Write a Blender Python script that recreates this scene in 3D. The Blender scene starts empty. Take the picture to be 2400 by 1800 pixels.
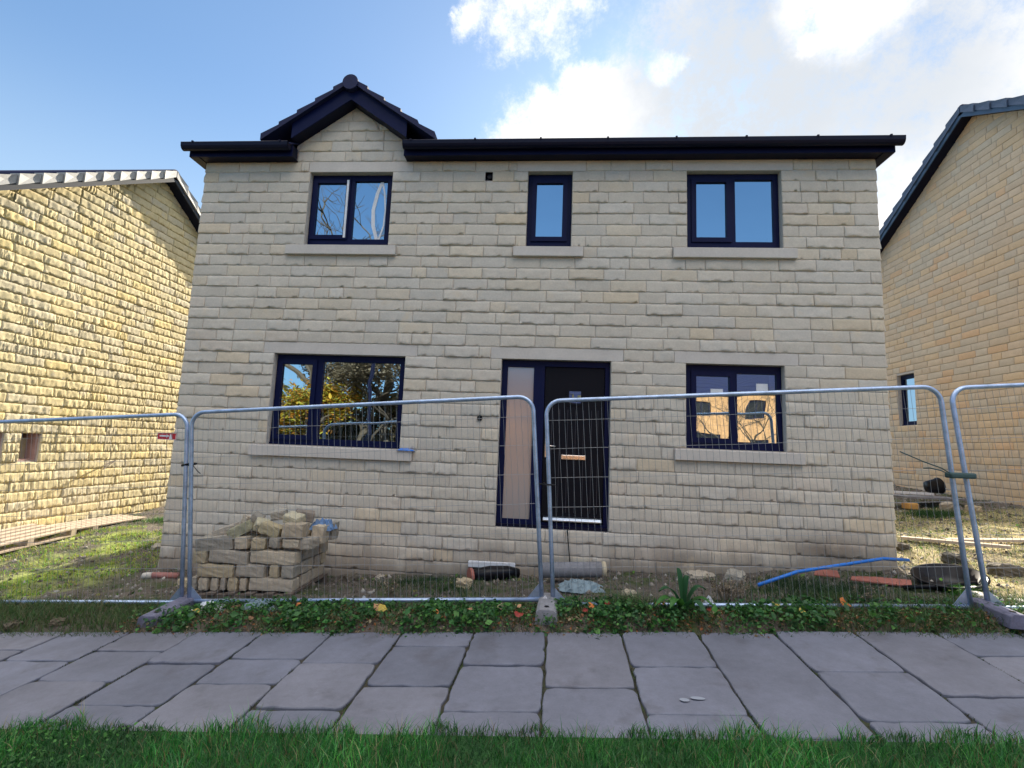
import bpy, math, random
import numpy as np
from mathutils import Vector, Matrix, Euler
random.seed(7); RNG = np.random.default_rng(11)
R_ = math.radians
S = bpy.context.scene
COL = S.collection

# ------------------------------------------------------------------ camera
FPX = 1168.67
YAW, PITCH, ROLL = R_(-4.47749), R_(6.99875), R_(2.20657)
CAM = Vector((0.63363, -6.26887, 1.00430))
F = Vector((math.sin(YAW)*math.cos(PITCH), math.cos(YAW)*math.cos(PITCH), math.sin(PITCH)))
RR = F.cross(Vector((0, 0, 1))).normalized(); UU = RR.cross(F)
CR = math.cos(ROLL)*RR + math.sin(ROLL)*UU
CU = -math.sin(ROLL)*RR + math.cos(ROLL)*UU
cd = bpy.data.cameras.new('camera'); cam = bpy.data.objects.new('camera', cd); COL.objects.link(cam)
cam.matrix_world = Matrix(((CR.x, CU.x, -F.x, CAM.x), (CR.y, CU.y, -F.y, CAM.y), (CR.z, CU.z, -F.z, CAM.z), (0, 0, 0, 1)))
cd.sensor_width = 36; cd.sensor_fit = 'HORIZONTAL'; cd.lens = 36*FPX/2400
cd.clip_start = 0.05; cd.clip_end = 800
S.camera = cam

# ------------------------------------------------------------------ sun, sky, exposure
SUN = Vector((.21, 1.0, .52)).normalized()
SUN_EL = math.asin(SUN.z); SUN_AZ = math.atan2(SUN.x, SUN.y)
sd = bpy.data.lights.new('sun', 'SUN'); sd.energy = 5.0; sd.angle = R_(.53); sd.color = (1, .9, .74)
so = bpy.data.objects.new('sun', sd); COL.objects.link(so)
so.rotation_euler = SUN.to_track_quat('Z', 'Y').to_euler()
S.view_settings.view_transform = 'Standard'; S.view_settings.look = 'None'
S.view_settings.gamma = 1; S.view_settings.exposure = 1.25
W = bpy.data.worlds.new("World"); S.world = W; W.use_nodes = True
SKY_STR = .15

def world():
    nt = W.node_tree; N = nt.nodes; L = nt.links; N.clear()
    out = N.new('ShaderNodeOutputWorld'); bg = N.new('ShaderNodeBackground'); bg.inputs[1].default_value = SKY_STR
    sky = N.new('ShaderNodeTexSky'); sky.sky_type = 'NISHITA'; sky.sun_disc = False
    sky.sun_elevation = SUN_EL; sky.sun_rotation = SUN_AZ; sky.altitude = 200; sky.dust_density = .6; sky.ozone_density = 1.6
    tc = N.new('ShaderNodeTexCoord')
    def m(op, a, b=None, c=None):
        n = N.new('ShaderNodeMath'); n.operation = op
        for i, v in enumerate((a, b, c)):
            if v is None: continue
            if isinstance(v, (int, float)): n.inputs[i].default_value = v
            else: L.new(v, n.inputs[i])
        return n.outputs[0]
    def noise(scale, det, rough=.6, off=(0, 0, 0)):
        mp = N.new('ShaderNodeMapping'); mp.inputs['Location'].default_value = off
        L.new(tc.outputs['Generated'], mp.inputs[0])
        n = N.new('ShaderNodeTexNoise'); n.inputs['Scale'].default_value = scale; n.inputs['Detail'].default_value = det
        n.inputs['Roughness'].default_value = rough; L.new(mp.outputs[0], n.inputs[0]); return n
    def pdir(u, v): return (F + (u-1200)/FPX*CR - (v-900)/FPX*CU).normalized()
    nz = noise(4.2, 13, .70); nz2 = noise(2.1, 6, .6, (5, 3, 1))
    def sub(n, k):
        s = N.new('ShaderNodeVectorMath'); s.operation = 'SUBTRACT'; L.new(n.outputs['Color'], s.inputs[0]); s.inputs[1].default_value = (.5, .5, .5)
        t = N.new('ShaderNodeVectorMath'); t.operation = 'SCALE'; L.new(s.outputs[0], t.inputs[0]); t.inputs['Scale'].default_value = k; return t.outputs[0]
    def warp(n, k):
        a = N.new('ShaderNodeVectorMath'); a.operation = 'ADD'; L.new(tc.outputs['Generated'], a.inputs[0]); L.new(sub(n, k), a.inputs[1])
        b = N.new('ShaderNodeVectorMath'); b.operation = 'NORMALIZE'; L.new(a.outputs[0], b.inputs[0]); return b.outputs[0]
    w1 = warp(nz, .26); w2 = warp(nz2, .35); w3 = warp(nz, .13)
    def blob(w, u, v, r, soft, amt=1):
        d = N.new('ShaderNodeVectorMath'); d.operation = 'DOT_PRODUCT'; L.new(w, d.inputs[0]); d.inputs[1].default_value = pdir(u, v)
        mr = N.new('ShaderNodeMapRange'); mr.interpolation_type = 'SMOOTHSTEP'
        ro = math.cos(math.atan(r/FPX)); ri = math.cos(math.atan(max(1, r*(1-soft))/FPX))
        mr.inputs['From Min'].default_value = ro; mr.inputs['From Max'].default_value = ri
        mr.inputs['To Max'].default_value = amt
        L.new(d.outputs['Value'], mr.inputs['Value']); return mr.outputs[0]
    def union(l):
        r = l[0]
        for x in l[1:]: r = m('MAXIMUM', r, x)
        return r
    mask = union([blob(w1, 1265, 10, 135, 1, .74), blob(w1, 1150, 0, 80, 1, .6), blob(w3, 1385, 225, 92, .9), blob(w3, 1460, 340, 200, .7), blob(w3, 1300, 385, 180, .8), blob(w3, 1900, 600, 520, .4),
                  blob(w3, 2380, 300, 240, .7), blob(w2, 1800, 300, 420, .6, .88), blob(w2, 2200, 150, 330, .7, .85), blob(w3, 2000, -35, 105, 1, .85), blob(w3, 1905, 105, 30, 1, .6), blob(w3, 1550, 160, 30, 1, .6), blob(w2, 2350, 500, 500, .5), blob(w2, 1650, 70, 240, .8, .42)])
    n5 = noise(8, 13, .74, (3, 1, 9))
    er = N.new('ShaderNodeMapRange'); er.interpolation_type = 'SMOOTHSTEP'; er.inputs['From Min'].default_value = .05; er.inputs['From Max'].default_value = 1.15
    L.new(m('ADD', mask, m('MULTIPLY', m('SUBTRACT', n5.outputs['Fac'], .5), m('MULTIPLY', 3.3, m('MINIMUM', 1.0, m('MULTIPLY', mask, 3.0))))), er.inputs['Value']); mask = er.outputs[0]
    gray = union([blob(w1, 1790, 150, 400, .7, 1), blob(w2, 1600, 150, 180, .7, .9), blob(w2, 2130, 130, 270, .7, .95), blob(w2, 1950, 270, 260, .8, .85)])
    keep = union([blob(w3, 1990, -25, 125, 1), blob(w3, 1905, 105, 36, 1, .7), blob(w3, 1550, 160, 36, 1, .7)])
    gray = m('MULTIPLY', gray, m('SUBTRACT', 1.0, keep))
    # thin scattered cloud elsewhere in the sky
    n3 = noise(2.6, 8, .6, (2, 8, 4))
    mr = N.new('ShaderNodeMapRange'); mr.interpolation_type = 'SMOOTHSTEP'; mr.inputs['From Min'].default_value = .56; mr.inputs['From Max'].default_value = .78; mr.inputs['To Max'].default_value = .45
    L.new(n3.outputs['Fac'], mr.inputs['Value'])
    sx = N.new('ShaderNodeSeparateXYZ'); L.new(tc.outputs['Generated'], sx.inputs[0])
    back = N.new('ShaderNodeMapRange'); back.inputs['From Min'].default_value = .1; back.inputs['From Max'].default_value = .5; L.new(sx.outputs['X'], back.inputs['Value'])
    mask = m('MAXIMUM', mask, m('MULTIPLY', mr.outputs[0], back.outputs[0]))
    # saturate the clear sky a little (deep autumn blue)
    hs = N.new('ShaderNodeHueSaturation'); hs.inputs['Saturation'].default_value = 1.12; hs.inputs['Value'].default_value = .86; L.new(sky.outputs[0], hs.inputs['Color'])
    kd = N.new('ShaderNodeVectorMath'); kd.operation = 'DIVIDE'; L.new(hs.outputs[0], kd.inputs[0]); kd.inputs[1].default_value = (2.75, 4.9, 7.8)
    ka = N.new('ShaderNodeVectorMath'); ka.operation = 'ADD'; L.new(kd.outputs[0], ka.inputs[0]); ka.inputs[1].default_value = (1, 1, 1)
    kc = N.new('ShaderNodeVectorMath'); kc.operation = 'DIVIDE'; L.new(hs.outputs[0], kc.inputs[0]); L.new(ka.outputs[0], kc.inputs[1]); 
    hz = N.new('ShaderNodeMapRange'); hz.interpolation_type = 'SMOOTHSTEP'; hz.inputs['From Min'].default_value = .56; hz.inputs['From Max'].default_value = .20; hz.inputs['To Max'].default_value = .50
    sz = N.new('ShaderNodeSeparateXYZ'); L.new(tc.outputs['Generated'], sz.inputs[0]); L.new(sz.outputs['Z'], hz.inputs['Value'])
    fy = N.new('ShaderNodeMapRange'); fy.inputs['From Min'].default_value = 0; fy.inputs['From Max'].default_value = .4; L.new(sz.outputs['Y'], fy.inputs['Value'])
    hm = N.new('ShaderNodeMix'); hm.data_type = 'RGBA'; L.new(m('MULTIPLY', hz.outputs[0], fy.outputs[0]), hm.inputs[0]); L.new(kc.outputs[0], hm.inputs[6]); hm.inputs[7].default_value = (2.1, 2.62, 3.0, 1); clear = hm.outputs[2]
    cc = N.new('ShaderNodeMix'); cc.data_type = 'RGBA'
    L.new(gray, cc.inputs[0]); cc.inputs[6].default_value = (3.8, 3.75, 3.7, 1); cc.inputs[7].default_value = (2.15, 2.28, 2.45, 1)
    mx = N.new('ShaderNodeMix'); mx.data_type = 'RGBA'; L.new(mask, mx.inputs[0]); L.new(clear, mx.inputs[6]); L.new(cc.outputs[2], mx.inputs[7])
    # added, unseen: broken bright cumulus overhead and behind the camera, brightening the shade
    n4 = noise(1.7, 7, .58, (7, 1, 3))
    th = N.new('ShaderNodeMapRange'); th.interpolation_type = 'SMOOTHSTEP'; th.inputs['From Min'].default_value = .40; th.inputs['From Max'].default_value = .52; L.new(n4.outputs['Fac'], th.inputs['Value'])
    lim = N.new('ShaderNodeMapRange'); lim.inputs['From Min'].default_value = -.1; lim.inputs['From Max'].default_value = .3; lim.inputs['To Min'].default_value = .60; lim.inputs['To Max'].default_value = .80; L.new(sx.outputs['Y'], lim.inputs['Value'])
    dz = m('SUBTRACT', sx.outputs['Z'], lim.outputs[0]); up = N.new('ShaderNodeMapRange'); up.interpolation_type = 'SMOOTHSTEP'; up.inputs['From Max'].default_value = .07; L.new(dz, up.inputs['Value'])
    mo = m('MULTIPLY', th.outputs[0], up.outputs[0])
    m2 = N.new('ShaderNodeMix'); m2.data_type = 'RGBA'; L.new(mo, m2.inputs[0]); L.new(mx.outputs[2], m2.inputs[6]); m2.inputs[7].default_value = (12.5, 11.8, 10.9, 1); mx = m2
    L.new(mx.outputs[2], bg.inputs[0]); L.new(bg.outputs[0], out.inputs[0])
world()

# ------------------------------------------------------------------ helpers
ROOTLOC = {}
def props(o, label=None, cat=None, group=None, kind=None):
    if label: o['label'] = label
    if cat: o['category'] = cat
    if group: o['group'] = group
    if kind: o['kind'] = kind
    return o
def empty(name, loc, label, cat, group=None, rot=None):
    o = bpy.data.objects.new(name, None); COL.objects.link(o); o.location = loc; o.empty_display_size = .2
    if rot is not None: o.rotation_euler = rot
    ROOTLOC[o.name] = Vector(loc)
    return props(o, label, cat, group)

class MB:
    def __init__(s): s.v = []; s.f = []; s.c = []; s.col = (1, 1, 1)
    def add(s, vs, fs):
        b = len(s.v); s.v += [tuple(x) for x in vs]; s.f += [tuple(i+b for i in f) for f in fs]; s.c += [s.col]*len(vs); return s
    def box(s, x0, x1, y0, y1, z0, z1, M=None):
        vs = [Vector(p) for p in ((x0,y0,z0),(x1,y0,z0),(x1,y1,z0),(x0,y1,z0),(x0,y0,z1),(x1,y0,z1),(x1,y1,z1),(x0,y1,z1))]
        if M is not None: vs = [M @ p for p in vs]
        return s.add(vs, [(0,3,2,1),(4,5,6,7),(0,1,5,4),(1,2,6,5),(2,3,7,6),(3,0,4,7)])
    def prism(s, poly, axis, a, b):
        """poly of 2-D points extruded along axis ('x': (y,z), 'y': (x,z), 'z': (x,y))"""
        def P(p, t): return {'x': (t, p[0], p[1]), 'y': (p[0], t, p[1]), 'z': (p[0], p[1], t)}[axis]
        n = len(poly)
        vs = [P(p, a) for p in poly] + [P(p, b) for p in poly]
        fs = [tuple(range(n)), tuple(range(2*n-1, n-1, -1))] + [(i, i+n, (i+1) % n+n, (i+1) % n) for i in range(n)]
        return s.add(vs, fs)
    def tube(s, pts, r, n=8, cap=True):
        pts = [Vector(p) for p in pts]
        rs = r if isinstance(r, (list, tuple)) else [r]*len(pts)
        rings = []; up = None
        for i, p in enumerate(pts):
            t = (pts[min(i+1, len(pts)-1)] - pts[max(i-1, 0)]).normalized()
            if up is None: up = Vector((0, 0, 1)) if abs(t.z) < .9 else Vector((1, 0, 0))
            a = t.cross(up).normalized(); b = a.cross(t).normalized(); up = b
            rings.append([p + rs[i]*(math.cos(2*math.pi*k/n)*a + math.sin(2*math.pi*k/n)*b) for k in range(n)])
        vs = [q for r_ in rings for q in r_]; fs = []
        for i in range(len(pts)-1):
            for k in range(n):
                fs.append((i*n+k, i*n+(k+1) % n, (i+1)*n+(k+1) % n, (i+1)*n+k))
        if cap: fs += [tuple(range(n-1, -1, -1)), tuple(range((len(pts)-1)*n, len(pts)*n))]
        return s.add(vs, fs)
    def lathe(s, prof, c, n=20, M=None, closed=False):
        vs = []; fs = []
        for r, z in prof:
            for k in range(n):
                p = Vector((r*math.cos(2*math.pi*k/n), r*math.sin(2*math.pi*k/n), z))
                if M is not None: p = M @ p
                vs.append(p + Vector(c))
        m_ = len(prof)
        for i in range(m_-1):
            for k in range(n): fs.append((i*n+k, i*n+(k+1) % n, (i+1)*n+(k+1) % n, (i+1)*n+k))
        return s.add(vs, fs)

def wpos(o):
    p = Vector((0, 0, 0))
    while o is not None: p += Vector(o.location); o = o.parent
    return p
def link(name, me, mat, parent=None, local=False, label=None):
    o = bpy.data.objects.new(name, me); COL.objects.link(o)
    if mat: me.materials.append(mat)
    if parent is not None: o.parent = parent
    if label: o['label'] = label
    return o
def obj(name, mb, mat, parent=None, label=None, local=False, smooth=False, origin=None, bevel=0):
    """world-coordinate mesh builder -> ONE object, its vertices relative to its own origin"""
    off = Vector((0, 0, 0))
    if not local:
        if parent is not None: off = wpos(parent)
        elif origin is not None: off = Vector(origin)
        elif mb.v:
            a = np.array(mb.v); off = Vector(((a[:, 0].min()+a[:, 0].max())/2, (a[:, 1].min()+a[:, 1].max())/2, a[:, 2].min()))
    me = bpy.data.meshes.new(name)
    me.from_pydata([(v[0]-off.x, v[1]-off.y, v[2]-off.z) for v in mb.v], [], mb.f); me.update()
    if any(c != (1, 1, 1) for c in mb.c):
        ca = me.color_attributes.new('Col', 'FLOAT_COLOR', 'POINT')
        ca.data.foreach_set('color', np.array([(*c, 1) for c in mb.c], dtype=np.float32).ravel())
    if smooth: me.polygons.foreach_set('use_smooth', [True]*len(me.polygons))
    o = link(name, me, mat, parent, label=label)
    if parent is None: o.location = off
    if bevel:
        bm_ = o.modifiers.new('bevel', 'BEVEL'); bm_.width = bevel; bm_.segments = 2; bm_.limit_method = 'ANGLE'
    return o
def npobj(name, V, Fq, mat, parent=None, C=None, smooth=False, label=None):
    """numpy mesh: V (n,3), Fq (m,k) same-size faces, C (n,3) colours"""
    off = np.array(wpos(parent)) if parent is not None else np.zeros(3)
    k = Fq.shape[1]; me = bpy.data.meshes.new(name)
    me.vertices.add(len(V)); me.vertices.foreach_set('co', (V-off).astype(np.float32).ravel())
    me.loops.add(Fq.size); me.loops.foreach_set('vertex_index', Fq.astype(np.int32).ravel())
    me.polygons.add(len(Fq)); me.polygons.foreach_set('loop_start', np.arange(0, Fq.size, k, dtype=np.int32))
    me.update(calc_edges=True); me.validate()
    if C is not None:
        ca = me.color_attributes.new('Col', 'FLOAT_COLOR', 'POINT')
        ca.data.foreach_set('color', np.concatenate([C, np.ones((len(C), 1))], 1).astype(np.float32).ravel())
    if smooth: me.polygons.foreach_set('use_smooth', [True]*len(me.polygons))
    return link(name, me, mat, parent, label=label)

# ------------------------------------------------------------------ materials
def mat(name, base=(.5, .5, .5), rough=.8, metal=0, spec=.5, attr=False, noise=None, bump=None, stains=None, coat=0):
    """noise=(scale, amount) modulates the base; bump=(scale, strength, distance); stains=(scale, colour, lo, hi)"""
    M = bpy.data.materials.new(name); M.use_nodes = True; nt = M.node_tree; N = nt.nodes; L = nt.links
    b = N['Principled BSDF']; b.inputs['Roughness'].default_value = rough; b.inputs['Metallic'].default_value = metal
    b.inputs['Specular IOR Level'].default_value = spec; b.inputs['Coat Weight'].default_value = coat
    tc = N.new('ShaderNodeTexCoord').outputs['Object']
    def nz(scale, det=5):
        n = N.new('ShaderNodeTexNoise'); n.inputs['Scale'].default_value = scale; n.inputs['Detail'].default_value = det; n.inputs['Roughness'].default_value = .62
        L.new(tc, n.inputs[0]); return n.outputs['Fac']
    if attr:
        a = N.new('ShaderNodeAttribute'); a.attribute_name = 'Col'; col = a.outputs['Color']
    else:
        c = N.new('ShaderNodeRGB'); c.outputs[0].default_value = (*base, 1); col = c.outputs[0]
    if noise:
        for sc, am in ([noise] if isinstance(noise[0], (int, float)) else noise):
            mr = N.new('ShaderNodeMapRange'); mr.inputs['From Min'].default_value = .3; mr.inputs['From Max'].default_value = .7
            mr.inputs['To Min'].default_value = 1-am; mr.inputs['To Max'].default_value = 1+am; L.new(nz(sc), mr.inputs['Value'])
            vm = N.new('ShaderNodeVectorMath'); vm.operation = 'SCALE'; L.new(col, vm.inputs[0]); L.new(mr.outputs[0], vm.inputs['Scale']); col = vm.outputs[0]
    if stains:
        for sc, c2, lo, hi in ([stains] if isinstance(stains[0], (int, float)) else stains):
            mr = N.new('ShaderNodeMapRange'); mr.inputs['From Min'].default_value = lo; mr.inputs['From Max'].default_value = hi; L.new(nz(sc, 7), mr.inputs['Value'])
            mx = N.new('ShaderNodeMix'); mx.data_type = 'RGBA'; L.new(mr.outputs[0], mx.inputs[0]); L.new(col, mx.inputs[6]); mx.inputs[7].default_value = (*c2, 1); col = mx.outputs[2]
    L.new(col, b.inputs['Base Color'])
    if bump:
        h = nz(bump[0], 8); bp = N.new('ShaderNodeBump'); bp.inputs['Strength'].default_value = bump[1]; bp.inputs['Distance'].default_value = bump[2]
        L.new(h, bp.inputs['Height']); L.new(bp.outputs[0], b.inputs['Normal'])
    return M
def leafmat(name, rough=.55, tr=.35):
    M = mat(name, rough=rough, attr=True); nt = M.node_tree; N = nt.nodes; L = nt.links; b = N['Principled BSDF']
    t = N.new('ShaderNodeBsdfTranslucent'); L.new(b.inputs['Base Color'].links[0].from_socket, t.inputs[0])
    mx = N.new('ShaderNodeMixShader'); mx.inputs[0].default_value = tr; L.new(b.outputs[0], mx.inputs[1]); L.new(t.outputs[0], mx.inputs[2])
    L.new(mx.outputs[0], N['Material Output'].inputs[0]); return M
def glass(name, refl=.5, rough=.0, tint=(.9, .95, 1), wav=.0012):
    M = bpy.data.materials.new(name); M.use_nodes = True; nt = M.node_tree; N = nt.nodes; L = nt.links; N.remove(N['Principled BSDF'])
    g = N.new('ShaderNodeBsdfGlossy'); g.inputs['Color'].default_value = (*tint, 1); g.inputs['Roughness'].default_value = rough
    t = N.new('ShaderNodeBsdfTransparent'); t.inputs[0].default_value = (.6, .64, .64, 1)
    if wav:   # slight bow of the sealed units
        tc = N.new('ShaderNodeTexCoord'); n = N.new('ShaderNodeTexNoise'); n.inputs['Scale'].default_value = 2.2; n.inputs['Detail'].default_value = 1; L.new(tc.outputs['Object'], n.inputs[0])
        bp = N.new('ShaderNodeBump'); bp.inputs['Strength'].default_value = 1; bp.inputs['Distance'].default_value = wav*4; L.new(n.outputs['Fac'], bp.inputs['Height']); L.new(bp.outputs[0], g.inputs['Normal'])
    lw = N.new('ShaderNodeFresnel'); lw.inputs[0].default_value = 1.5
    ad = N.new('ShaderNodeMath'); ad.operation = 'ADD'; ad.use_clamp = True; L.new(lw.outputs[0], ad.inputs[0]); ad.inputs[1].default_value = refl
    mx = N.new('ShaderNodeMixShader'); L.new(ad.outputs[0], mx.inputs[0]); L.new(t.outputs[0], mx.inputs[1]); L.new(g.outputs[0], mx.inputs[2])
    L.new(mx.outputs[0], N['Material Output'].inputs[0]); return M

M = {}
M['stone'] = mat('pitched_stone', rough=.92, attr=True, noise=[(45, .07), (7, .06)], stains=(4.5, (.63, .515, .36), .58, .86), bump=(70, .3, .008))
M['stone_l'] = mat('pitched_stone_buff', rough=.92, attr=True, noise=[(45, .10), (7, .08)], stains=(5, (.62, .56, .46), .58, .74), bump=(60, .4, .01))
M['mortar'] = mat('mortar', (.50, .455, .41), .95, noise=(30, .12), bump=(90, .3, .004))
M['smooth_stone'] = mat('sawn_stone', (.565, .52, .47), .85, noise=[(40, .05), (4, .06)], bump=(120, .15, .002))
M['plaster'] = mat('plaster', (.62, .60, .57), .9)
M['navy'] = mat('navy_trim', (.002, .005, .040), .5, spec=.16, noise=(3, .1))
M['gutter'] = mat('black_gutter', (.002, .003, .018), .45, spec=.2)
M['tile'] = mat('roof_tile', (.004, .007, .050), .75, noise=[(20, .2), (3, .2)], bump=(60, .3, .004))
M['door'] = mat('door_skin', (.005, .005, .009), .5, spec=.14, bump=(25, .12, .002))
M['glass'] = glass('window_glass', .56, tint=(.66, .86, 1), wav=.0006)
M['frost'] = None
M['groove'] = mat('groove_edge', (.05, .05, .065), .5)
M['chrome'] = mat('gold_chrome', (.80, .72, .66), .22, 1)
M['alu'] = mat('aluminium', (.60, .68, .80), .3, 1, noise=(12, .1))
M['galv'] = mat('galvanised_steel', (.38, .48, .66), .40, .7, noise=[(9, .25), (60, .1)], stains=(6, (.11, .055, .03), .68, .76))
M['wire'] = mat('galvanised_wire', (.30, .31, .33), .5, .6)
M['soil'] = None
M['path'] = mat('flagstone', rough=.70, attr=True, noise=[(1.3, .16), (5, .10), (16, .08), (90, .07)], stains=[(3.2, (.075, .072, .085), .56, .78), (38, (.22, .23, .26), .70, .80)], bump=(45, .25, .006))
M['joint'] = mat('joint_soil', (.035, .032, .022), 1, noise=(20, .4), stains=(5, (.03, .045, .012), .5, .6), bump=(40, .5, .01))
M['leaf'] = leafmat('leaf'); M['grass'] = leafmat('grass_blade', .6, .3)
M['rock'] = mat('loose_stone', rough=.93, attr=True, noise=[(18, .14), (70, .08)], bump=(45, .5, .012))
M['wood'] = mat('pale_timber', (.48, .39, .30), .85, noise=[(12, .2), (60, .12)], bump=(50, .3, .004))
M['dkwood'] = mat('weathered_timber', (.13, .10, .08), .9, noise=(14, .25), bump=(50, .4, .004))
M['concrete'] = mat('concrete', (.22, .22, .24), .9, noise=[(9, .2), (60, .12)], bump=(60, .4, .006))
M['concrete2'] = mat('pale_spot', (.24, .26, .31), .9)
M['rubber'] = mat('recycled_rubber', (.13, .13, .19), .8, noise=[(14, .3), (60, .15)], bump=(50, .5, .006))
M['black'] = mat('black_plastic', (.004, .004, .007), .34, spec=.25, noise=(6, .2))
M['terracotta'] = mat('terracotta', (.33, .115, .085), .8, noise=(15, .2))
M['pinkclay'] = mat('pink_clay', (.36, .16, .14), .8, noise=(15, .2))
M['blue'] = mat('blue_pipe', (.015, .17, .62), .38)
M['bluebag'] = mat('blue_bag', (.13, .24, .44), .5, noise=(9, .25), bump=(12, .8, .03))
M['greybag'] = mat('grey_sheet', (.20, .27, .31), .5, noise=(9, .25), bump=(14, .8, .03))
M['white'] = mat('white_plastic', (.7, .71, .74), .5, noise=(9, .1))
M['red'] = mat('red_plastic', (.62, .02, .03), .45)
M['redsign'] = mat('red_sign', (.50, .018, .03), .45)
M['strap'] = mat('green_strap', (.035, .075, .075), .6)
M['cream'] = mat('cream_board', (.50, .43, .30), .8, noise=(10, .1))
M['pink'] = mat('pink_reveal', (.42, .27, .25), .9, noise=(12, .12))
M['cap'] = mat('verge_cap_grey', (.33, .33, .32), .6, noise=(14, .15))
M['capblue'] = mat('verge_cap_slate', (.06, .09, .15), .55, noise=(14, .15))
M['slatebar'] = mat('slate_barge', (.035, .075, .14), .4)
M['greybar'] = mat('grey_barge', (.03, .036, .05), .75)
M['bark'] = mat('bark', (.10, .075, .055), .95, noise=(6, .3), bump=(14, .8, .03))
M['render'] = mat('opposite_stone', (.60, .31, .14), .9, noise=[(.7, .18), (3, .18), (9, .2)], bump=(9, 1, .05))
M['asphalt'] = mat('asphalt', (.055, .055, .058), .9, noise=(30, .2), bump=(120, .5, .005))
M['insul'] = mat('orange_block', (.55, .30, .09), .8, noise=(20, .15))

def soil_mat():
    m = mat('rough_soil', rough=1, attr=True, noise=[(1.6, .25), (11, .3), (60, .2)], stains=[(2.6, (.055, .075, .022), .50, .62), (9, (.26, .225, .19), .66, .74)], bump=(22, .9, .05))
    return m
M['soil'] = soil_mat()
M['lawnbase'] = mat('lawn_base', (.014, .07, .012), 1, noise=[(3, .3), (40, .4)], bump=(60, .8, .03))

# ------------------------------------------------------------------ the lie of the land
def sm(a, b, x):
    t = np.clip((x-a)/(b-a), 0, 1); return t*t*(3-2*t)
def plane(x, y):
    x = np.clip(x, -14, 14); y = np.clip(y, -12, 9); return -.4614 + .0452*y + .0639*x
def gz(x, y):
    x = np.asarray(x, float); y = np.asarray(y, float)
    z = plane(x, y)
    z = z + .17*sm(-4.6, -7.0, x)*sm(-1.0, .5, y)
    rough = sm(-2.0, -1.4, y)
    z = z - .11*np.exp(-((y+.12)/.34)**2)*sm(-4.2, -3.2, x)*sm(5.3, 4.4, x)
    z = z + rough*(.020*np.sin(3.1*x+1.3*y)*np.sin(2.3*y-.7*x) + .014*np.sin(7.9*x-3*y)*np.sin(6.7*y+2*x+1) + .008*np.sin(17*x+5*y)*np.sin(19*y-4*x))*sm(9, 5, y)
    z = z + .035*np.exp(-((y+1.75)/.22)**2)      # the verge sits a little proud of the flags
    inner = sm(-1.9, -1.98, y)*sm(-3.50, -3.40, y)
    z = z - .055*inner                           # bed under the flags
    return z
GZ = lambda x, y: float(gz(x, y))

def build_ground():
    xs = np.unique(np.concatenate([np.linspace(-120, -14, 14), np.linspace(-14, -8.2, 30), np.arange(-8.2, 9.6, .07), np.linspace(9.6, 16, 24), np.linspace(16, 120, 14)]))
    ys = np.unique(np.concatenate([np.linspace(-140, -12, 14), np.linspace(-12, -4.2, 24), np.arange(-4.2, 6.5, .07), np.linspace(6.5, 14, 16), np.linspace(14, 140, 14)]))
    X, Y = np.meshgrid(xs, ys); Z = gz(X, Y)
    V = np.stack([X, Y, Z], -1).reshape(-1, 3); nx = len(xs); ny = len(ys)
    i = (np.arange(ny-1)[:, None]*nx + np.arange(nx-1)[None]).ravel()
    Q = np.stack([i, i+1, i+1+nx, i+nx], 1)
    x, y = V[:, 0], V[:, 1]
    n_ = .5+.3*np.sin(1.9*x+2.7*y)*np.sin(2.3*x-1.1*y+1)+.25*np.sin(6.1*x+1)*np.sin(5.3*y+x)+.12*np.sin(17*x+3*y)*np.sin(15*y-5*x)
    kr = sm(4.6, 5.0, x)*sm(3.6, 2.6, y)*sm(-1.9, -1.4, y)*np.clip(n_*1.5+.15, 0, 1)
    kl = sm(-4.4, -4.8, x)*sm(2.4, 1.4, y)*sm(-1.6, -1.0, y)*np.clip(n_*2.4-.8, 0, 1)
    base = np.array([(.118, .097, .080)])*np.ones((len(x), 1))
    C_ = base*(1-kr[:, None])+np.array([(.50, .42, .24)])*kr[:, None]; C_ = C_*(1-kl[:, None])+np.array([(.30, .37, .07)])*kl[:, None]  # straw and grass tones, also brightened to carry the sunlight on both patches
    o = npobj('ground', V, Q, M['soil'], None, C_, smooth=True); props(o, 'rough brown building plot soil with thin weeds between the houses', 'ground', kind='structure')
build_ground()
def sheet(name, xs, ys, dz, m, label, cat):
    X, Y = np.meshgrid(xs, ys); Z = plane(X, Y) + dz
    V = np.stack([X, Y, Z], -1).reshape(-1, 3); nx = len(xs); ny = len(ys)
    i = (np.arange(ny-1)[:, None]*nx + np.arange(nx-1)[None]).ravel()
    o = npobj(name, V, np.stack([i, i+1, i+1+nx, i+nx], 1), m, smooth=True); return props(o, label, cat, kind='structure')
sheet('lawn', np.array([-60, -14, 0, 14, 60.]), np.array([-9.5, -6, -3.34]), .012, M['lawnbase'], 'mown green lawn in front of the flagstone path', 'lawn')
sheet('road', np.array([-100, -14, 0, 14, 100.]), np.array([-15.5, -12, -9.6]), .016, M['asphalt'], 'dark asphalt road behind the lawn', 'road')

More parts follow.
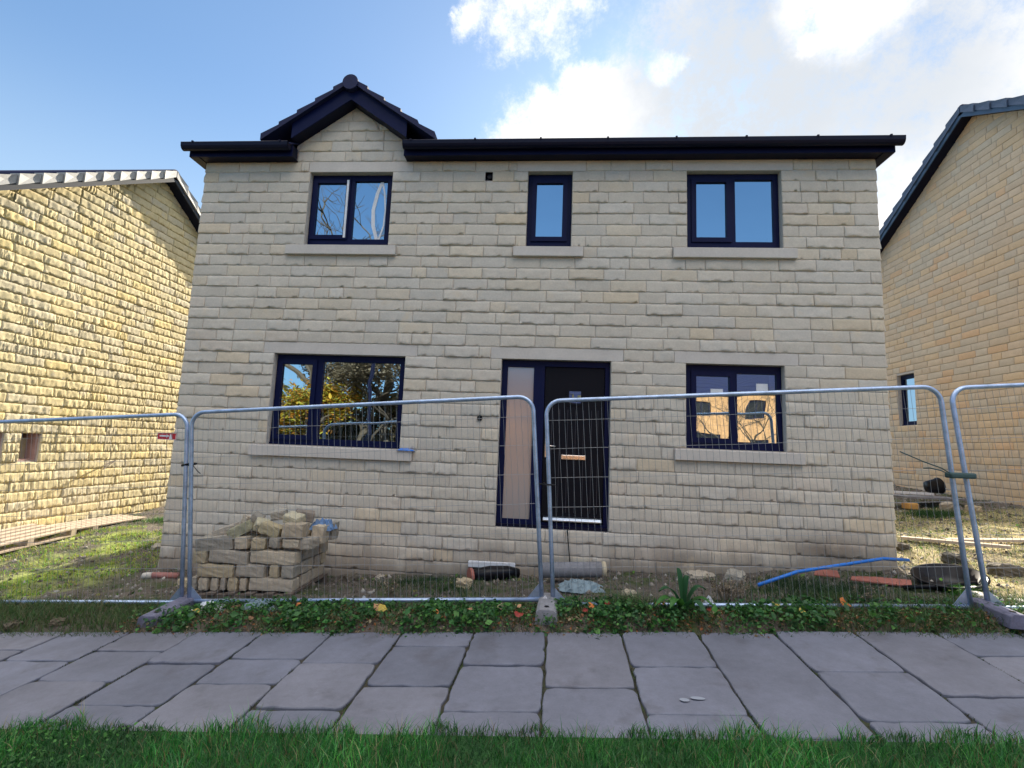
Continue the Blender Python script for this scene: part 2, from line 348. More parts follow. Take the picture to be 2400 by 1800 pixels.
# flagstone path
def build_path():
    joints = {-2: [-2.47, -2.98], -1: [-2.30, -2.77], 0: [-2.5, -3.06], 1: [-2.42, -2.785], 2: [-2.49, -3.075], 3: [-2.2, -2.8], 4: [-2.51, -3.09], 5: [-2.8], 6: [-2.52, -3.10], 7: [-3.3], 8: [-2.58, -3.14], 9: [-2.87]}
    b = MB(); rnd = random.Random(3)
    def xj(k, y): return -2.34166 + .6*k + .0219*(y+2)
    fb = MB(); 
    for k in range(-22, 26):
        js = joints.get(k) or [-2.15-rnd.random()*.5, -2.85-rnd.random()*.3]
        ys = [-1.93] + list(js) + [-3.40]
        if len(ys) > 2 and ys[-2] - ys[-1] < .06: ys.pop(-2)
        for j in range(len(ys)-1):
            y1, y0 = ys[j], ys[j+1]; g = .0045+rnd.random()*.003
            xa0 = xj(k, y0)+g; xb0 = xj(k+1, y0)-g; xa1 = xj(k, y1)+g; xb1 = xj(k+1, y1)-g; y0 += g; y1 -= g
            t = rnd.random(); 
            base = (.114+.022*t, .122+.021*t, .160+.024*t) if rnd.random() < .8 else (.128+.026*t, .132+.024*t, .165+.024*t)
            v = .94+.12*rnd.random(); b.col = tuple(c*v for c in base)
            dz = rnd.uniform(-.004, .005); ti = rnd.uniform(-.006, .006); tj = rnd.uniform(-.006, .006)
            # wavy outline, eased arris, slightly dished top
            nseg = 9; out = []
            cor = [(xa0, y0), (xb0, y0), (xb1, y1), (xa1, y1)]
            for a in range(4):
                p, q = cor[a], cor[(a+1) % 4]
                for s_ in range(nseg):
                    f = s_/nseg; w = 0 if s_ == 0 else (rnd.uniform(-.004, .004) if rnd.random() < .86 else rnd.uniform(.006, .014))
                    x = p[0]+(q[0]-p[0])*f; y = p[1]+(q[1]-p[1])*f
                    nx_, ny_ = -(q[1]-p[1]), (q[0]-p[0]); l = math.hypot(nx_, ny_) or 1
                    out.append((x+nx_/l*w, y+ny_/l*w))
            cx = (xa0+xb1)/2; cy = (y0+y1)/2
            for a in (0, 9, 18, 27):      # knock the corners off
                q_ = rnd.uniform(.02, .07); out[a] = (out[a][0]+(cx-out[a][0])*q_, out[a][1]+(cy-out[a][1])*q_)
            def Z(x, y): return float(plane(x, y)) + dz + ti*(x-cx) + tj*(y-cy)
            n = len(out); rings = []
            for ins, dd in ((0, -.05), (0, -.008), (.004, -.002), (.010, 0)):
                rr = []
                for (x, y) in out:
                    dx = cx-x; dy = cy-y; l = math.hypot(dx, dy)
                    rr.append((x+dx/l*ins, y+dy/l*ins, Z(x, y)+dd))
                rings.append(rr)
            vs = [p for r in rings for p in r]+[(cx, cy, Z(cx, cy)-.001)]
            fs = [(r*n+i, r*n+(i+1) % n, (r+1)*n+(i+1) % n, (r+1)*n+i) for r in range(3) for i in range(n)]
            fs += [(3*n+i, 3*n+(i+1) % n, 4*n) for i in range(n)]
            b.add(vs, fs)
    o = obj('path', b, M['path'], origin=(0, 0, 0)); props(o, 'grey flagstone path of large worn slabs with dark mossy joints', 'path', kind='structure')
    j = sheet('path_bed', np.array([-15.6, -14, 0, 13, 13.3]), np.array([-3.42, -2.6, -1.92]), -.018, M['joint'], 'dark mossy soil showing in the joints of the flagstone path', 'path bed')
build_path()

# ------------------------------------------------------------------ masonry
def slab(b, u0, u1, z0, z1, ops, d0, d1, P):
    """wall slab between depths d0 (outer) and d1 with rectangular openings; P(u, d, z) -> world"""
    us = sorted({u0, u1, *[o[0] for o in ops], *[o[1] for o in ops]}); zs = sorted({z0, z1, *[o[2] for o in ops], *[o[3] for o in ops]})
    us = [u for u in us if u0 <= u <= u1]; zs = [z for z in zs if z0 <= z <= z1]
    def solid(i, j):
        if i < 0 or j < 0 or i >= len(us)-1 or j >= len(zs)-1: return False
        u = (us[i]+us[i+1])/2; z = (zs[j]+zs[j+1])/2
        return not any(o[0] < u < o[1] and o[2] < z < o[3] for o in ops)
    for i in range(len(us)-1):
        for j in range(len(zs)-1):
            if not solid(i, j): continue
            a, c, e, g = us[i], us[i+1], zs[j], zs[j+1]
            b.add([P(a, d0, e), P(c, d0, e), P(c, d0, g), P(a, d0, g)], [(0, 1, 2, 3)])
            b.add([P(a, d1, e), P(c, d1, e), P(c, d1, g), P(a, d1, g)], [(3, 2, 1, 0)])
            for (di, dj, p, q) in ((-1, 0, (a, e), (a, g)), (1, 0, (c, g), (c, e)), (0, -1, (c, e), (a, e)), (0, 1, (a, g), (c, g))):
                if not solid(i+di, j+dj):
                    b.add([P(p[0], d0, p[1]), P(p[0], d1, p[1]), P(q[0], d1, q[1]), P(q[0], d0, q[1])], [(0, 1, 2, 3)])

def stones(name, rows, ops, P, parent, material, pal, amp=.014, L=.45, nu=11, nv=7, seed=1, rough=1.0, groove=(5, 3), joint=.005, base=.002, vary=.3, rec=-.006, sag=.75, dirt=False):
    """rows: list of (z0, z1, uL0, uR0, uL1, uR1) (left/right limits at the bottom and top). One mesh of separate pitched-face stones."""
    rg = np.random.default_rng(seed); cells = []
    for ri, (z0, z1, a0, b0, a1, b1) in enumerate(rows):
        zm = (z0+z1)/2
        cuts = sorted([(o[0], o[1]) for o in ops if o[2] < zm-.005 < o[3] and o[0] < b0 and o[1] > a0])
        segs = []; s0 = (a0, a1)
        for c in cuts:
            if c[0]-s0[0] > .03: segs.append((s0, (c[0], c[0])))
            s0 = (c[1], c[1])
        if b0-s0[0] > .03: segs.append((s0, (b0, b1)))
        for (p0, p1), (q0, q1) in segs:
            w = q0-p0; us = [0.0]; u = (L*(.5 if ri % 2 else 1.0))*(.9+.2*rg.random()) if p0 == a0 else L*rg.uniform(.35, 1)
            while u < w-.11:
                us.append(u); r = rg.random()
                u += L if r < .68 else (L*rg.uniform(.42, .75))
            if w-us[-1] < .10 and len(us) > 1: us.pop()
            us.append(w)
            n = len(us)-1
            for i in range(n):
                lt0 = p0+us[i]; rt0 = p0+us[i+1]
                lt1 = p1 if i == 0 else max(lt0, p1); rt1 = q1 if i == n-1 else min(rt0, q1)
                if rt1-lt1 < .02:
                    if rt0-lt0 < .02: continue
                    rt1 = lt1+.02
                cells.append((z0+joint*.5, z1-joint*.5, lt0+joint, rt0-joint, lt1+joint, rt1-joint))
    C = np.array(cells); n = len(C)
    us = np.concatenate([[0, 0], np.linspace(.02, .98, nu-4), [1, 1]]); vs = np.concatenate([[0, 0.02], np.linspace(.10, .93, nv-4), [.985, 1]])
    U, Vv = np.meshgrid(us, vs)                                                 # nv, nu
    def bil(gu, gv):
        Gd = rg.random((n, gv, gu)); fu = U*(gu-1); fv = Vv*(gv-1); iu = np.minimum(fu.astype(int), gu-2); iv = np.minimum(fv.astype(int), gv-2); fu = fu-iu; fv = fv-iv
        return Gd[:, iv, iu]*(1-fu)*(1-fv)+Gd[:, iv, iu+1]*fu*(1-fv)+Gd[:, iv+1, iu]*(1-fu)*fv+Gd[:, iv+1, iu+1]*fu*fv
    D = bil(*groove)*.9 + bil(2, 2)*.5 + rg.random((n, nv, nu))*.25*rough
    prof = 1.05-sag*Vv**1.4                                                      # swells towards the lower bed
    D = amp*D*prof*(1-vary+vary*(.25+1.5*rg.random((n, 1, 1))**1.8)) + base
    edge = np.ones_like(U); edge[:, 1] = .45; edge[:, -2] = .45; edge[-2, :] = .3; edge[1, :] = .8
    D = D*edge; D[:, :, 0] = rec; D[:, :, -1] = rec; D[:, 0, :] = rec; D[:, -1, :] = rec
    jz = (rg.random((n, nv, nu))-.5)*.008*rough*(np.abs(Vv-.5) < .49)
    ju = (rg.random((n, nv, nu))-.5)*.008*rough*(np.abs(U-.5) < .49)
    jz[:, 1, :] += rg.random((n, nu))*.012*rough                                # ragged bottom arris
    z = C[:, 0, None, None]*(1-Vv)+C[:, 1, None, None]*Vv + jz
    ul = C[:, 2, None, None]*(1-Vv)+C[:, 4, None, None]*Vv; ur = C[:, 3, None, None]*(1-Vv)+C[:, 5, None, None]*Vv
    u = ul*(1-U)+ur*U+ju
    V = P(u, -D, z); V = np.stack([np.broadcast_to(a, u.shape) for a in V], -1).reshape(-1, 3)
    i = (np.arange(nv-1)[:, None]*nu+np.arange(nu-1)[None]).ravel(); q = np.stack([i, i+1, i+1+nu, i+nu], 1)
    Q = (np.arange(n)[:, None, None]*(nu*nv)+q[None]).reshape(-1, 4)
    p = np.array([c for c, w in pal]); pw = np.array([w for c, w in pal], float); pw /= pw.sum()
    ci = rg.choice(len(pal), n, p=pw); col = p[ci]*(.94+.11*rg.random((n, 1)))
    Cc = np.repeat(col, nu*nv, 0)
    if dirt:   # mud splashed up from the ground and a brown damp patch at the right-hand foot
        x, z_ = V[:, 0], V[:, 2]; w_ = .5+.3*np.sin(3.1*x+1)+.22*np.sin(8.3*x+2)+.12*np.sin(23*x)+.10*np.sin(41*x+9*z_)
        hgt = z_-gz(x, np.full_like(x, -.12)); k = .85*np.clip(1.25-hgt/(.16+.30*w_), 0, 1)**1.2
        k = np.maximum(k, 1.0*np.clip(1.25-np.hypot((x-3.95)/.62, (z_+.06+.05*w_)/.20), 0, 1)); k = np.maximum(k, .4*np.clip(1.2-np.hypot((x-2.2)/.9, (z_+.33)/.10), 0, 1))
        Cc = Cc*(1-k[:, None])+np.array([(.25, .205, .16)])*k[:, None]
    return npobj(name, V, Q, material, parent, Cc)

PAL_FRONT = [((.560, .506, .424), 6), ((.568, .512, .430), 4), ((.585, .512, .405), 1.5), ((.60, .505, .375), .5), ((.548, .505, .438), 2.8), ((.575, .505, .42), 1.0)]
PAL_LEFT = [((.64, .55, .33), 5), ((.67, .565, .32), 4), ((.61, .54, .37), 3), ((.70, .57, .28), 1)]
PAL_RIGHT = [((.58, .455, .32), 5), ((.61, .455, .29), 4), ((.55, .46, .345), 3), ((.63, .43, .26), 1)]

def rows_for(z0, z1, u0, u1, h=.15, off=0.0, gab=None):
    rows = []; k0 = math.floor((z0-off)/h)
    z = off+k0*h
    while z < z1-1e-6:
        a, b_ = max(z, z0), min(z+h, z1)
        if gab:
            ua, ub, apz, sl = gab    # apex u, -, apex z, slope: u limited to apex +- (apz-z)/sl
            def lim(zz): r = max(.03, (apz-zz)/sl); return max(u0, ua-r), min(u1, ua+r)
            l0, r0 = lim(a); l1, r1 = lim(b_)
        else: l0 = l1 = u0; r0 = r1 = u1
        if b_-a > .03 and r0-l0 > .12: rows.append((a, b_, l0, r0, l1, r1))
        z += h
    return rows

# window builder -------------------------------------------------------------
def frame_ring(b, x0, x1, z0, z1, w, y0, y1, P):
    slab(b, x0, x1, z0, z1, [(x0+w, x1-w, z0+w, z1-w)], y0, y1, P)
def window(parent, x0, x1, z0, z1, lights, P, d=.085, label=None, glassm=None, framem=None):
    """lights: (x0, x1, z0, z1, opening?) glazed areas"""
    framem = framem or M['navy']; glassm = glassm or M['glass']
    b = MB(); ops = []
    for (a, c, e, g, op) in lights:
        if op: ops.append((a-.055, c+.055, e-.055, g+.055))
        else: ops.append((a, c, e, g))
    slab(b, x0+.004, x1-.004, z0+.004, z1-.004, ops, d, d+.06, P)
    w = obj('window', b, framem, parent, label=label)
    cill = MB(); slab(cill, x0+.01, x1-.01, z0+.006, z0+.03, [], d-.028, d-.002, P); obj('window_cill', cill, framem, w)
    for (a, c, e, g, op) in lights:
        if op:
            s_ = MB(); slab(s_, a-.062, c+.062, e-.062, g+.062, [(a, c, e, g)], d-.018, d-.0025, P)
            # rebate behind the sash, glazing bead
            slab(s_, a-.053, c+.053, e-.053, g+.053, [(a-.001, c+.001, e-.001, g+.001)], d+.0, d+.05, P)
            obj('sash', s_, framem, w, bevel=.003)
        p = MB(); dd = d+.012 if op else d+.028
        p.add([P(a-.004, dd, e-.004), P(c+.004, dd, e-.004), P(c+.004, dd, g+.004), P(a-.004, dd, g+.004)], [(0, 1, 2, 3)])
        obj('pane', p, glassm, w)
    return w

# ------------------------------------------------------------------ THE MAIN HOUSE
XL, XR = -4.30, 4.67
PF = lambda u, d, z: (u, d, z)
house = empty('detached_house', (0.2, 2.6, -.6), 'new two-storey beige stone house in shade with navy trim and small gable, facing the camera', 'house')
OPS = [(-3.033, -1.260, .90, 2.10), (0, 1.382, 0, 2.10), (2.303, 3.482, 1.05, 2.10), (-2.77, -1.60, 3.60, 4.65), (.253, .844, 3.60, 4.65), (2.326, 3.509, 3.60, 4.65)]
SILLS = [(-3.235, -1.085, .75, .90), (2.155, 3.675, .90, 1.05), (-3.0, -1.475, 3.45, 3.60), (.09, 1.005, 3.45, 3.60), (2.14, 3.665, 3.45, 3.60)]
LINTS = [(-3.185, -1.105, 2.10, 2.25), (-.145, 1.535, 2.10, 2.25), (2.16, 3.65, 2.10, 2.25), (-2.79, -1.32, 4.65, 4.80), (.10, 1.02, 4.65, 4.80), (2.14, 3.66, 4.65, 4.80)]
VENT = (-.325, -.225, 4.52, 4.645)
GX, GAP, GSL = -2.19, 5.60, .70      # small gable: centre, wall apex, slope
def front_stones():
    ops = OPS+SILLS+LINTS+[VENT]
    rows = rows_for(-1.05, 4.80, XL, XR)
    for a, b_ in ((4.80, 4.95), (4.95, 5.10), (5.10, 5.25), (5.25, 5.40), (5.40, 5.55)):
        def lim(z): r = min(.78, max(.03, (GAP-z)/GSL)); return GX-r, GX+r
        l0, r0 = lim(a); l1, r1 = lim(b_); rows.append((a, b_, l0, r0, l1, r1))
    st = stones('stone_facing', rows, ops, PF, wall, M['stone'], PAL_FRONT, amp=.0115, nu=20, nv=9, seed=5, groove=(7, 4), joint=.0028, vary=1.0, dirt=True)
wb = MB(); slab(wb, XL, XR, -1.2, 4.80, OPS+[VENT], .0035, .30, PF)
wb.prism([(GX-.86, 4.80), (GX+.86, 4.80), (GX+.80, 5.06), (GX, GAP+.03), (GX-.80, 5.06)], 'y', .0035, .30)
for sx, xa, xb in ((-1, XL, XL+.3), (1, XR-.3, XR)):   # side walls with gable tops
    wb.prism([(.301, -1.2), (6.4, -1.2), (6.4, 4.8), (3.2, 6.72), (.301, 4.98)], 'x', xa, xb)
wb.box(XL+.3, XR-.3, 6.1, 6.4, -1.2, 4.8)
wall = obj('wall', wb, M['mortar'], house)
front_stones()
def gable_rows(u0, u1, z0, zap, sl, uc, h=.15): return rows_for(z0, zap-.12, u0, u1, h, 0, (uc, 0, zap, sl))
stones('side_stone_facing', gable_rows(.0, 6.4, -1.05, 6.74, .6, 3.2), [], lambda u, d, z: (XR-d, u, z), wall, M['stone'], PAL_FRONT, amp=.018, nu=11, nv=7, seed=8)
stones('side_stone_facing', gable_rows(-6.4, .0, -1.05, 6.74, .6, -3.2), [], lambda u, d, z: (XL+d, -u, z), wall, M['stone'], PAL_FRONT, amp=.018, nu=11, nv=7, seed=9)
# rooms behind the glass
rb = MB()
rb.box(XL+.32, XR-.32, .32, 6.05, -.02, 0.0); rb.box(XL+.32, XR-.32, .32, 6.05, 2.40, 2.62); rb.box(XL+.32, XR-.32, .301, 6.05, 4.78, 4.82)
rb.box(-.75, -.65, .301, 6.05, .001, 2.399); rb.box(1.75, 1.85, .301, 6.05, .001, 2.399); rb.box(-.75, -.65, .301, 6.05, 2.621, 4.779); rb.box(1.75, 1.85, .301, 6.05, 2.621, 4.779)
rb.box(-.64, 1.74, 3.2, 3.3, .001, 2.399); rb.box(-.64, 1.74, 2.8, 2.9, 2.621, 4.779); rb.box(XL+.32, -.76, 4.2, 4.3, 2.621, 4.779); rb.box(1.86, XR-.32, 4.2, 4.3, 2.621, 4.779)
obj('inner_wall', rb, M['plaster'], house)
for (a, c, e, g) in OPS:
    if e < .01: continue
    rv = MB(); slab(rv, a-.0, c+.0, e-.0, g+.0, [(a+.055, c-.055, e+.05, g-.05)], .155, .31, PF)
    obj('window_reveal', rv, M['plaster'], house)
for i, (a, c, e, g) in enumerate(SILLS):
    b = MB(); b.prism([(-.055, e+.006), (.09, e+.006), (.09, g-.002), (-.055, g-.016)], 'x', a+.004, c-.004)
    obj('window_sill', b, M['smooth_stone'], house, bevel=.004)
for (a, c, e, g) in LINTS:
    b = MB(); b.box(a+.004, c-.004, -.004, .10, e+.001, g-.004); obj('lintel', b, M['smooth_stone'], house, bevel=.003)
W1 = window(house, *OPS[0], [(-2.945, -2.53, 1.033, 1.97, 1), (-2.39, -1.343, .99, 2.015, 0)], PF, label='wide ground floor window with a narrow opening sash on its left')
W2 = window(house, *OPS[2], [(2.447, 2.852, 1.187, 1.957, 1), (2.945, 3.425, 1.15, 2.0, 0)], PF, label='ground floor window right of the door with two white stickers')
W3 = window(house, *OPS[3], [(-2.683, -2.272, 3.775, 4.53, 1), (-2.155, -1.692, 3.72, 4.565, 0)], PF, label='upper window below the small gable')
W4 = window(house, *OPS[4], [(.373, .722, 3.767, 4.522, 1)], PF, label='narrow single upper window above the door')
W5 = window(house, *OPS[5], [(2.463, 2.845, 3.771, 4.53, 1), (2.961, 3.44, 3.718, 4.57, 0)], PF, label='upper window at the right end of the facade')
for (a, c, e, g, dd) in ((2.627, 2.777, 1.715, 1.80, .092), (3.187, 3.325, 1.787, 1.883, .108)):
    b = MB(); b.box(a, c, dd, dd+.002, e, g); obj('sticker', b, M['white'], W2)
b = MB(); b.box(-2.262, -2.232, .060, .066, 3.735, 4.57); obj('sash_tape', b, M['white'], W3, label='strip of white tape on the opening sash')
b = MB()   # pale curved strips in front of the right pane
pts = [(-1.80, 4.56), (-1.86, 4.40), (-1.905, 4.15), (-1.89, 3.92), (-1.83, 3.73)]
pr = [(-1.76, 4.56), (-1.81, 4.40), (-1.855, 4.15), (-1.84, 3.92), (-1.78, 3.73)]
for i in range(4): b.add([(pts[i][0], .108, pts[i][1]), (pr[i][0], .108, pr[i][1]), (pr[i+1][0], .108, pr[i+1][1]), (pts[i+1][0], .108, pts[i+1][1])], [(0, 1, 2, 3)])
pts2 = [(-1.79, 4.56), (-1.745, 4.40), (-1.72, 4.15), (-1.73, 3.92), (-1.79, 3.73)]; pr2 = [(-1.76, 4.56), (-1.725, 4.40), (-1.70, 4.15), (-1.71, 3.92), (-1.76, 3.73)]
for i in range(4): b.add([(pts2[i][0], .109, pts2[i][1]), (pr2[i][0], .109, pr2[i][1]), (pr2[i+1][0], .109, pr2[i+1][1]), (pts2[i+1][0], .109, pts2[i+1][1])], [(0, 1, 2, 3)])
obj('pale_arch', b, M['white'], W3, label='curved pale strips over the glass of the right pane')
# dark bar standing in for the post reflected in the wide window
b = MB(); b.box(-1.82, -1.762, .24, .30, .96, 2.05); obj('post_reflection_bar', b, M['navy'], W1)

# front door with its side light
def frost_mat():
    m = bpy.data.materials.new('frosted_glass'); m.use_nodes = True; nt = m.node_tree; b = nt.nodes['Principled BSDF']
    b.inputs['Base Color'].default_value = (.36, .30, .29, 1); b.inputs['Roughness'].default_value = .13; b.inputs['IOR'].default_value = 2.2
    return m
M['frost'] = frost_mat()
db = MB(); slab(db, .004, 1.378, .004, 2.096, [(.077, .415, .10, 2.01), (.555, 1.322, .075, 2.025)], .075, .145, PF)
df = obj('door_frame', db, M['navy'], house, bevel=.003)
b = MB(); b.add([(.073, .10, .096), (.419, .10, .096), (.419, .10, 2.014), (.073, .10, 2.014)], [(0, 1, 2, 3)]); obj('side_light', b, M['frost'], df, label='tall narrow frosted glass panel beside the door')
b = MB(); b.box(.01, 1.372, .045, .0725, .006, .04); obj('threshold', b, M['gutter'], df)
b = MB(); b.box(.562, 1.316, .098, .142, .08, 2.02)
for k in range(1, 6): pass
door = obj('door', b, M['door'], house, label='dark composite front door with small square window')
b = MB(); slab(b, .84, 1.05, 1.535, 1.745, [(.872, 1.022, 1.565, 1.715)], .086, .0975, PF); obj('light_surround', b, M['door'], door, bevel=.003)
b = MB(); b.add([(.870, .092, 1.563), (1.024, .092, 1.563), (1.024, .092, 1.717), (.870, .092, 1.717)], [(0, 1, 2, 3)]); obj('small_light', b, M['glass'], door)
for gx in (.66, .76, .86, .96, 1.06, 1.16, 1.24):
    b = MB(); b.box(gx-.0022, gx+.0022, .0945, .0985, .2, 1.48); obj('door_groove', b, M['groove'], door)
b = MB(); b.box(.582, .616, .084, .0975, .87, 1.113); h = obj('door_handle', b, M['chrome'], door, bevel=.004)
b = MB(); b.tube([(.60, .084, 1.015), (.60, .045, 1.015), (.62, .04, 1.015), (.715, .04, 1.013)], .009, 8); obj('lever', b, M['chrome'], h, smooth=True)
b = MB(); b.box(.79, 1.096, .083, .0975, .852, .91); lb = obj('letterbox', b, M['chrome'], door, bevel=.005)
b = MB(); b.box(.81, 1.076, .079, .0825, .862, .902); obj('flap', b, M['chrome'], lb, bevel=.003)
b = MB(); b.prism([(.030, .098), (.0975, .098), (.0975, .150), (.055, .140), (.030, .115)], 'x', .584, 1.297); obj('weather_bar', b, M['alu'], door, bevel=.003)
b = MB(); b.tube([(-.25, -.002, 1.33), (-.25, -.035, 1.33)], [.036, .030], 16); obj('doorbell', b, M['black'], house)
b = MB(); b.tube([(-.27, .02, 4.59), (-.27, .10, 4.58)], [.034, .034], 14); b.box(-.302, -.27, .03, .10, 4.53, 4.555); obj('wall_vent_pipe', b, M['black'], house)
b = MB(); slab(b, VENT[0]+.001, VENT[1]-.001, VENT[2]+.001, VENT[3]-.001, [(VENT[0]+.004, VENT[1]-.004, VENT[2]+.004, VENT[3]-.004)], .01, .29, PF); b.box(VENT[0]+.002, VENT[1]-.002, .291, .30, VENT[2]+.002, VENT[3]-.002); obj('vent_dark_box', b, M['black'], house)  # black box set in so the vent hole looks as dark as shade

# roof, eaves, gutter
YO = .165
def tiled(b, x0, x1, ya, za, yb, zb, n, th=.028):
    """stepped tile courses from the eaves (ya, za) to the ridge (yb, zb)"""
    for i in range(n):
        t0, t1 = i/n, (i+1)/n
        y0 = ya+(yb-ya)*t0; y1 = ya+(yb-ya)*t1; z0 = za+(zb-za)*t0; z1 = za+(zb-za)*t1
        b.prism([(y0, z0), (y1, z1-.004), (y1, z1+.008), (y0, z0+th)], 'x', x0, x1)
rf = MB(); tiled(rf, XL-.12, -2.97, -.22, 4.93, 3.2, 6.99, 12); tiled(rf, -1.41, XR+.12, -.22, 4.93, 3.2, 6.99, 12); tiled(rf, -2.969, -1.411, .35, 5.273, 3.2, 6.99, 10); tiled(rf, XL-.12, XR+.12, 6.62, 4.93, 3.2, 6.99, 12)
rf.box(XL-.10, -2.98, -.14, 6.5, 4.86, 4.90); rf.box(-1.40, XR+.10, -.14, 6.5, 4.86, 4.90); rf.box(-2.979, -1.401, .32, 6.5, 4.86, 4.90)
roof = obj('roof', rf, M['tile'], house)
b = MB(); b.tube([(XL-.12, 3.2, 7.0), (XR+.12, 3.2, 7.0)], .11, 12); obj('ridge_tile', b, M['tile'], roof)
# small gable roof
def gable_roof():
    b = MB(); ridge = 5.87; run = 1.20; n = 5
    for s_ in (-1, 1):
        for i in range(n):
            t0, t1 = i/n, (i+1)/n
            xa = GX+s_*run*(1-t0); xb = GX+s_*run*(1-t1); za = ridge-(run*(1-t0))*GSL; zb = ridge-(run*(1-t1))*GSL
            poly = [(xa, za-.050), (xb, zb-.050), (xb, zb+.004), (xa, za+.044)]
            if s_ > 0: poly = poly[::-1]
            b.prism(poly, 'y', -.245, 1.9)
    o = obj('gable_roof', b, M['tile'], roof)
    r = MB(); r.tube([(GX, -.262, ridge-.065), (GX, 1.9, ridge-.065)], .108, 18); obj('gable_ridge_tile', r, M['tile'], roof)
    # bargeboards and soffit
    for s_ in (-1, 1):
        bb = MB(); x1 = GX+s_*.80; poly = [(GX, ridge-.05), (GX, ridge-.27), (x1, ridge-.27-.80*GSL), (x1, ridge-.05-.80*GSL)]
        if s_ < 0: poly = poly[::-1]
        bb.prism(poly, 'y', -YO-.02, -YO); obj('bargeboard', bb, M['navy'], roof)
        sb = MB(); poly = [(GX, ridge-.245), (GX, ridge-.265), (x1, ridge-.265-.80*GSL), (x1, ridge-.245-.80*GSL)]
        if s_ < 0: poly = poly[::-1]
        sb.prism(poly, 'y', -YO, .03); obj('gable_soffit', sb, M['gutter'], roof)
gable_roof()
def eaves(xa, xb, ends):
    f_ = MB(); f_.box(xa, xb, -YO, -YO+.018, 4.79, 4.95); obj('fascia', f_, M['navy'], house, bevel=.003)
    s_ = MB(); s_.box(xa, xb, -YO+.019, .05, 4.80, 4.812)
    if ends[0]: s_.box(xa-.0, xa+.015, -YO+.019, (-.03 if xa > XL else .3), 4.813, 4.96)
    if ends[1]: s_.box(xb-.015, xb, -YO+.019, (-.03 if xb < XR else .3), 4.813, 4.96)
    obj('soffit', s_, M['gutter'], house)
    g = MB(); prof = []
    for k in range(9):
        a = math.pi*k/8; prof.append((-YO-.062+.058*math.cos(math.pi+a)*1.0, 4.935-.095*math.sin(a)**.7 if 0 < k < 8 else 4.935))
    inner = [(y*1.0+(-.004 if i > 4 else .004), z+.006) for i, (y, z) in enumerate(prof)]
    poly = prof+inner[::-1]
    x0, x1 = xa+(.0 if ends[0] else 0), xb
    g.prism(poly, 'x', x0-(.05 if x0 < XL else -.01), x1+(.05 if x1 > XR else -.01))
    for xe, on in ((x0-.05 if x0 < XL else x0+.01, 1), (x1+.05-.006 if x1 > XR else x1-.016, 1)):
        if on: g.prism(prof, 'x', xe, xe+.006)
    go = obj('gutter', g, M['gutter'], house)
    n = max(1, int((xb-xa)/.8))
    for i in range(n+1):
        k = MB(); x = xa+.12+(xb-xa-.24)*i/n; k.box(x-.012, x+.012, -YO-.128, -YO, 4.925, 4.950)
        obj('gutter_bracket', k, M['gutter'], go)
eaves(XL-.14, GX-.775, (1, 1)); eaves(GX+.775, XR+.14, (1, 1))
# sunk eave corners: boxed ends at the verges
for s_, x in ((-1, XL), (1, XR)):
    b = MB(); b.box(min(x+s_*.14, x+s_*.01), max(x+s_*.14, x+s_*.01), -YO+.02, .45, 4.79, 4.80)
    b.prism([(-YO+.02, 4.801), (.45, 4.801), (.45, 5.30), (-YO+.02, 4.955)], 'x', min(x+s_*.14, x+s_*.122), max(x+s_*.14, x+s_*.122))
    obj('verge_box', b, M['gutter'], house)
    b = MB()
    for sg in (1, -1):
        b.prism([(3.2-sg*3.3, 4.86), (3.2, 6.84), (3.2, 6.98), (3.2-sg*3.3, 5.0)][::sg], 'x', min(x+s_*.14, x+s_*.12), max(x+s_*.14, x+s_*.12))
    obj('verge_bargeboard', b, M['navy'], house)

# ------------------------------------------------------------------ LEFT HOUSE
def neighbour(side, X, yf, yb, zsoff, zap, sl, pal, name_label, ops, capm, barm, gap=.21, seed=21, back=6.0, courses=.15, zbot=-1.3):
    """gable wall in the plane x=X facing our house. side=-1: building lies to -x"""
    yc = (yf+yb)/2
    h = empty('neighbour_house', (X+side*3, yc, zbot+.4), name_label, 'house')
    if side < 0: P = lambda u, d, z: (X-d, u, z)          # d grows into the building; u runs towards +y
    else: P = lambda u, d, z: (X+d, -u, z)
    U = (lambda y: y) if side < 0 else (lambda y: -y)
    ua, ub = sorted((U(yf), U(yb))); uc = U(yc); opu = [(min(U(a), U(c)), max(U(a), U(c)), e, g) for (a, c, e, g) in ops]
    ze = zap-sl*(ub-ua)/2
    b = MB(); slab(b, ua, ub, zbot, ze, opu, .003, .30, P)
    vs = [P(ua, .003, ze), P(ub, .003, ze), P(uc, .003, zap), P(ua, .30, ze), P(ub, .30, ze), P(uc, .30, zap)]
    b.add(vs, [(0, 1, 2), (5, 4, 3), (0, 2, 5, 3), (2, 1, 4, 5)])
    x0, x1 = sorted((X+side*.301, X+side*back)); b.box(x0, x1, yf, yf+.3, zbot, ze); b.box(x0, x1, yb-.3, yb, zbot, ze); xe = X+side*back
    b.box(min(xe, xe-side*.3), max(xe, xe-side*.3), yf+.301, yb-.301, zbot, ze)
    for (a, c, e, g) in ops: b.box(*sorted((X+side*.70, X+side*.74)), a-.4, c+.4, e-.4, g+.4)
    w = obj('wall', b, M['mortar'], h)
    rows = rows_for(zbot, zap-.06, ua, ub, courses, 0, (uc, 0, zap, sl))
    return h, w, rows, opu, P, U
lh, lw, rows, opu, P, U = neighbour(-1, -7.5, -.30, 6.20, 0, 6.235, .60, PAL_LEFT, 'sunlit yellow stone house on the left with pale tile ends along its roof edge', [(.89, 1.20, .47, .945), (.33, .65, .47, .945)], None, None)
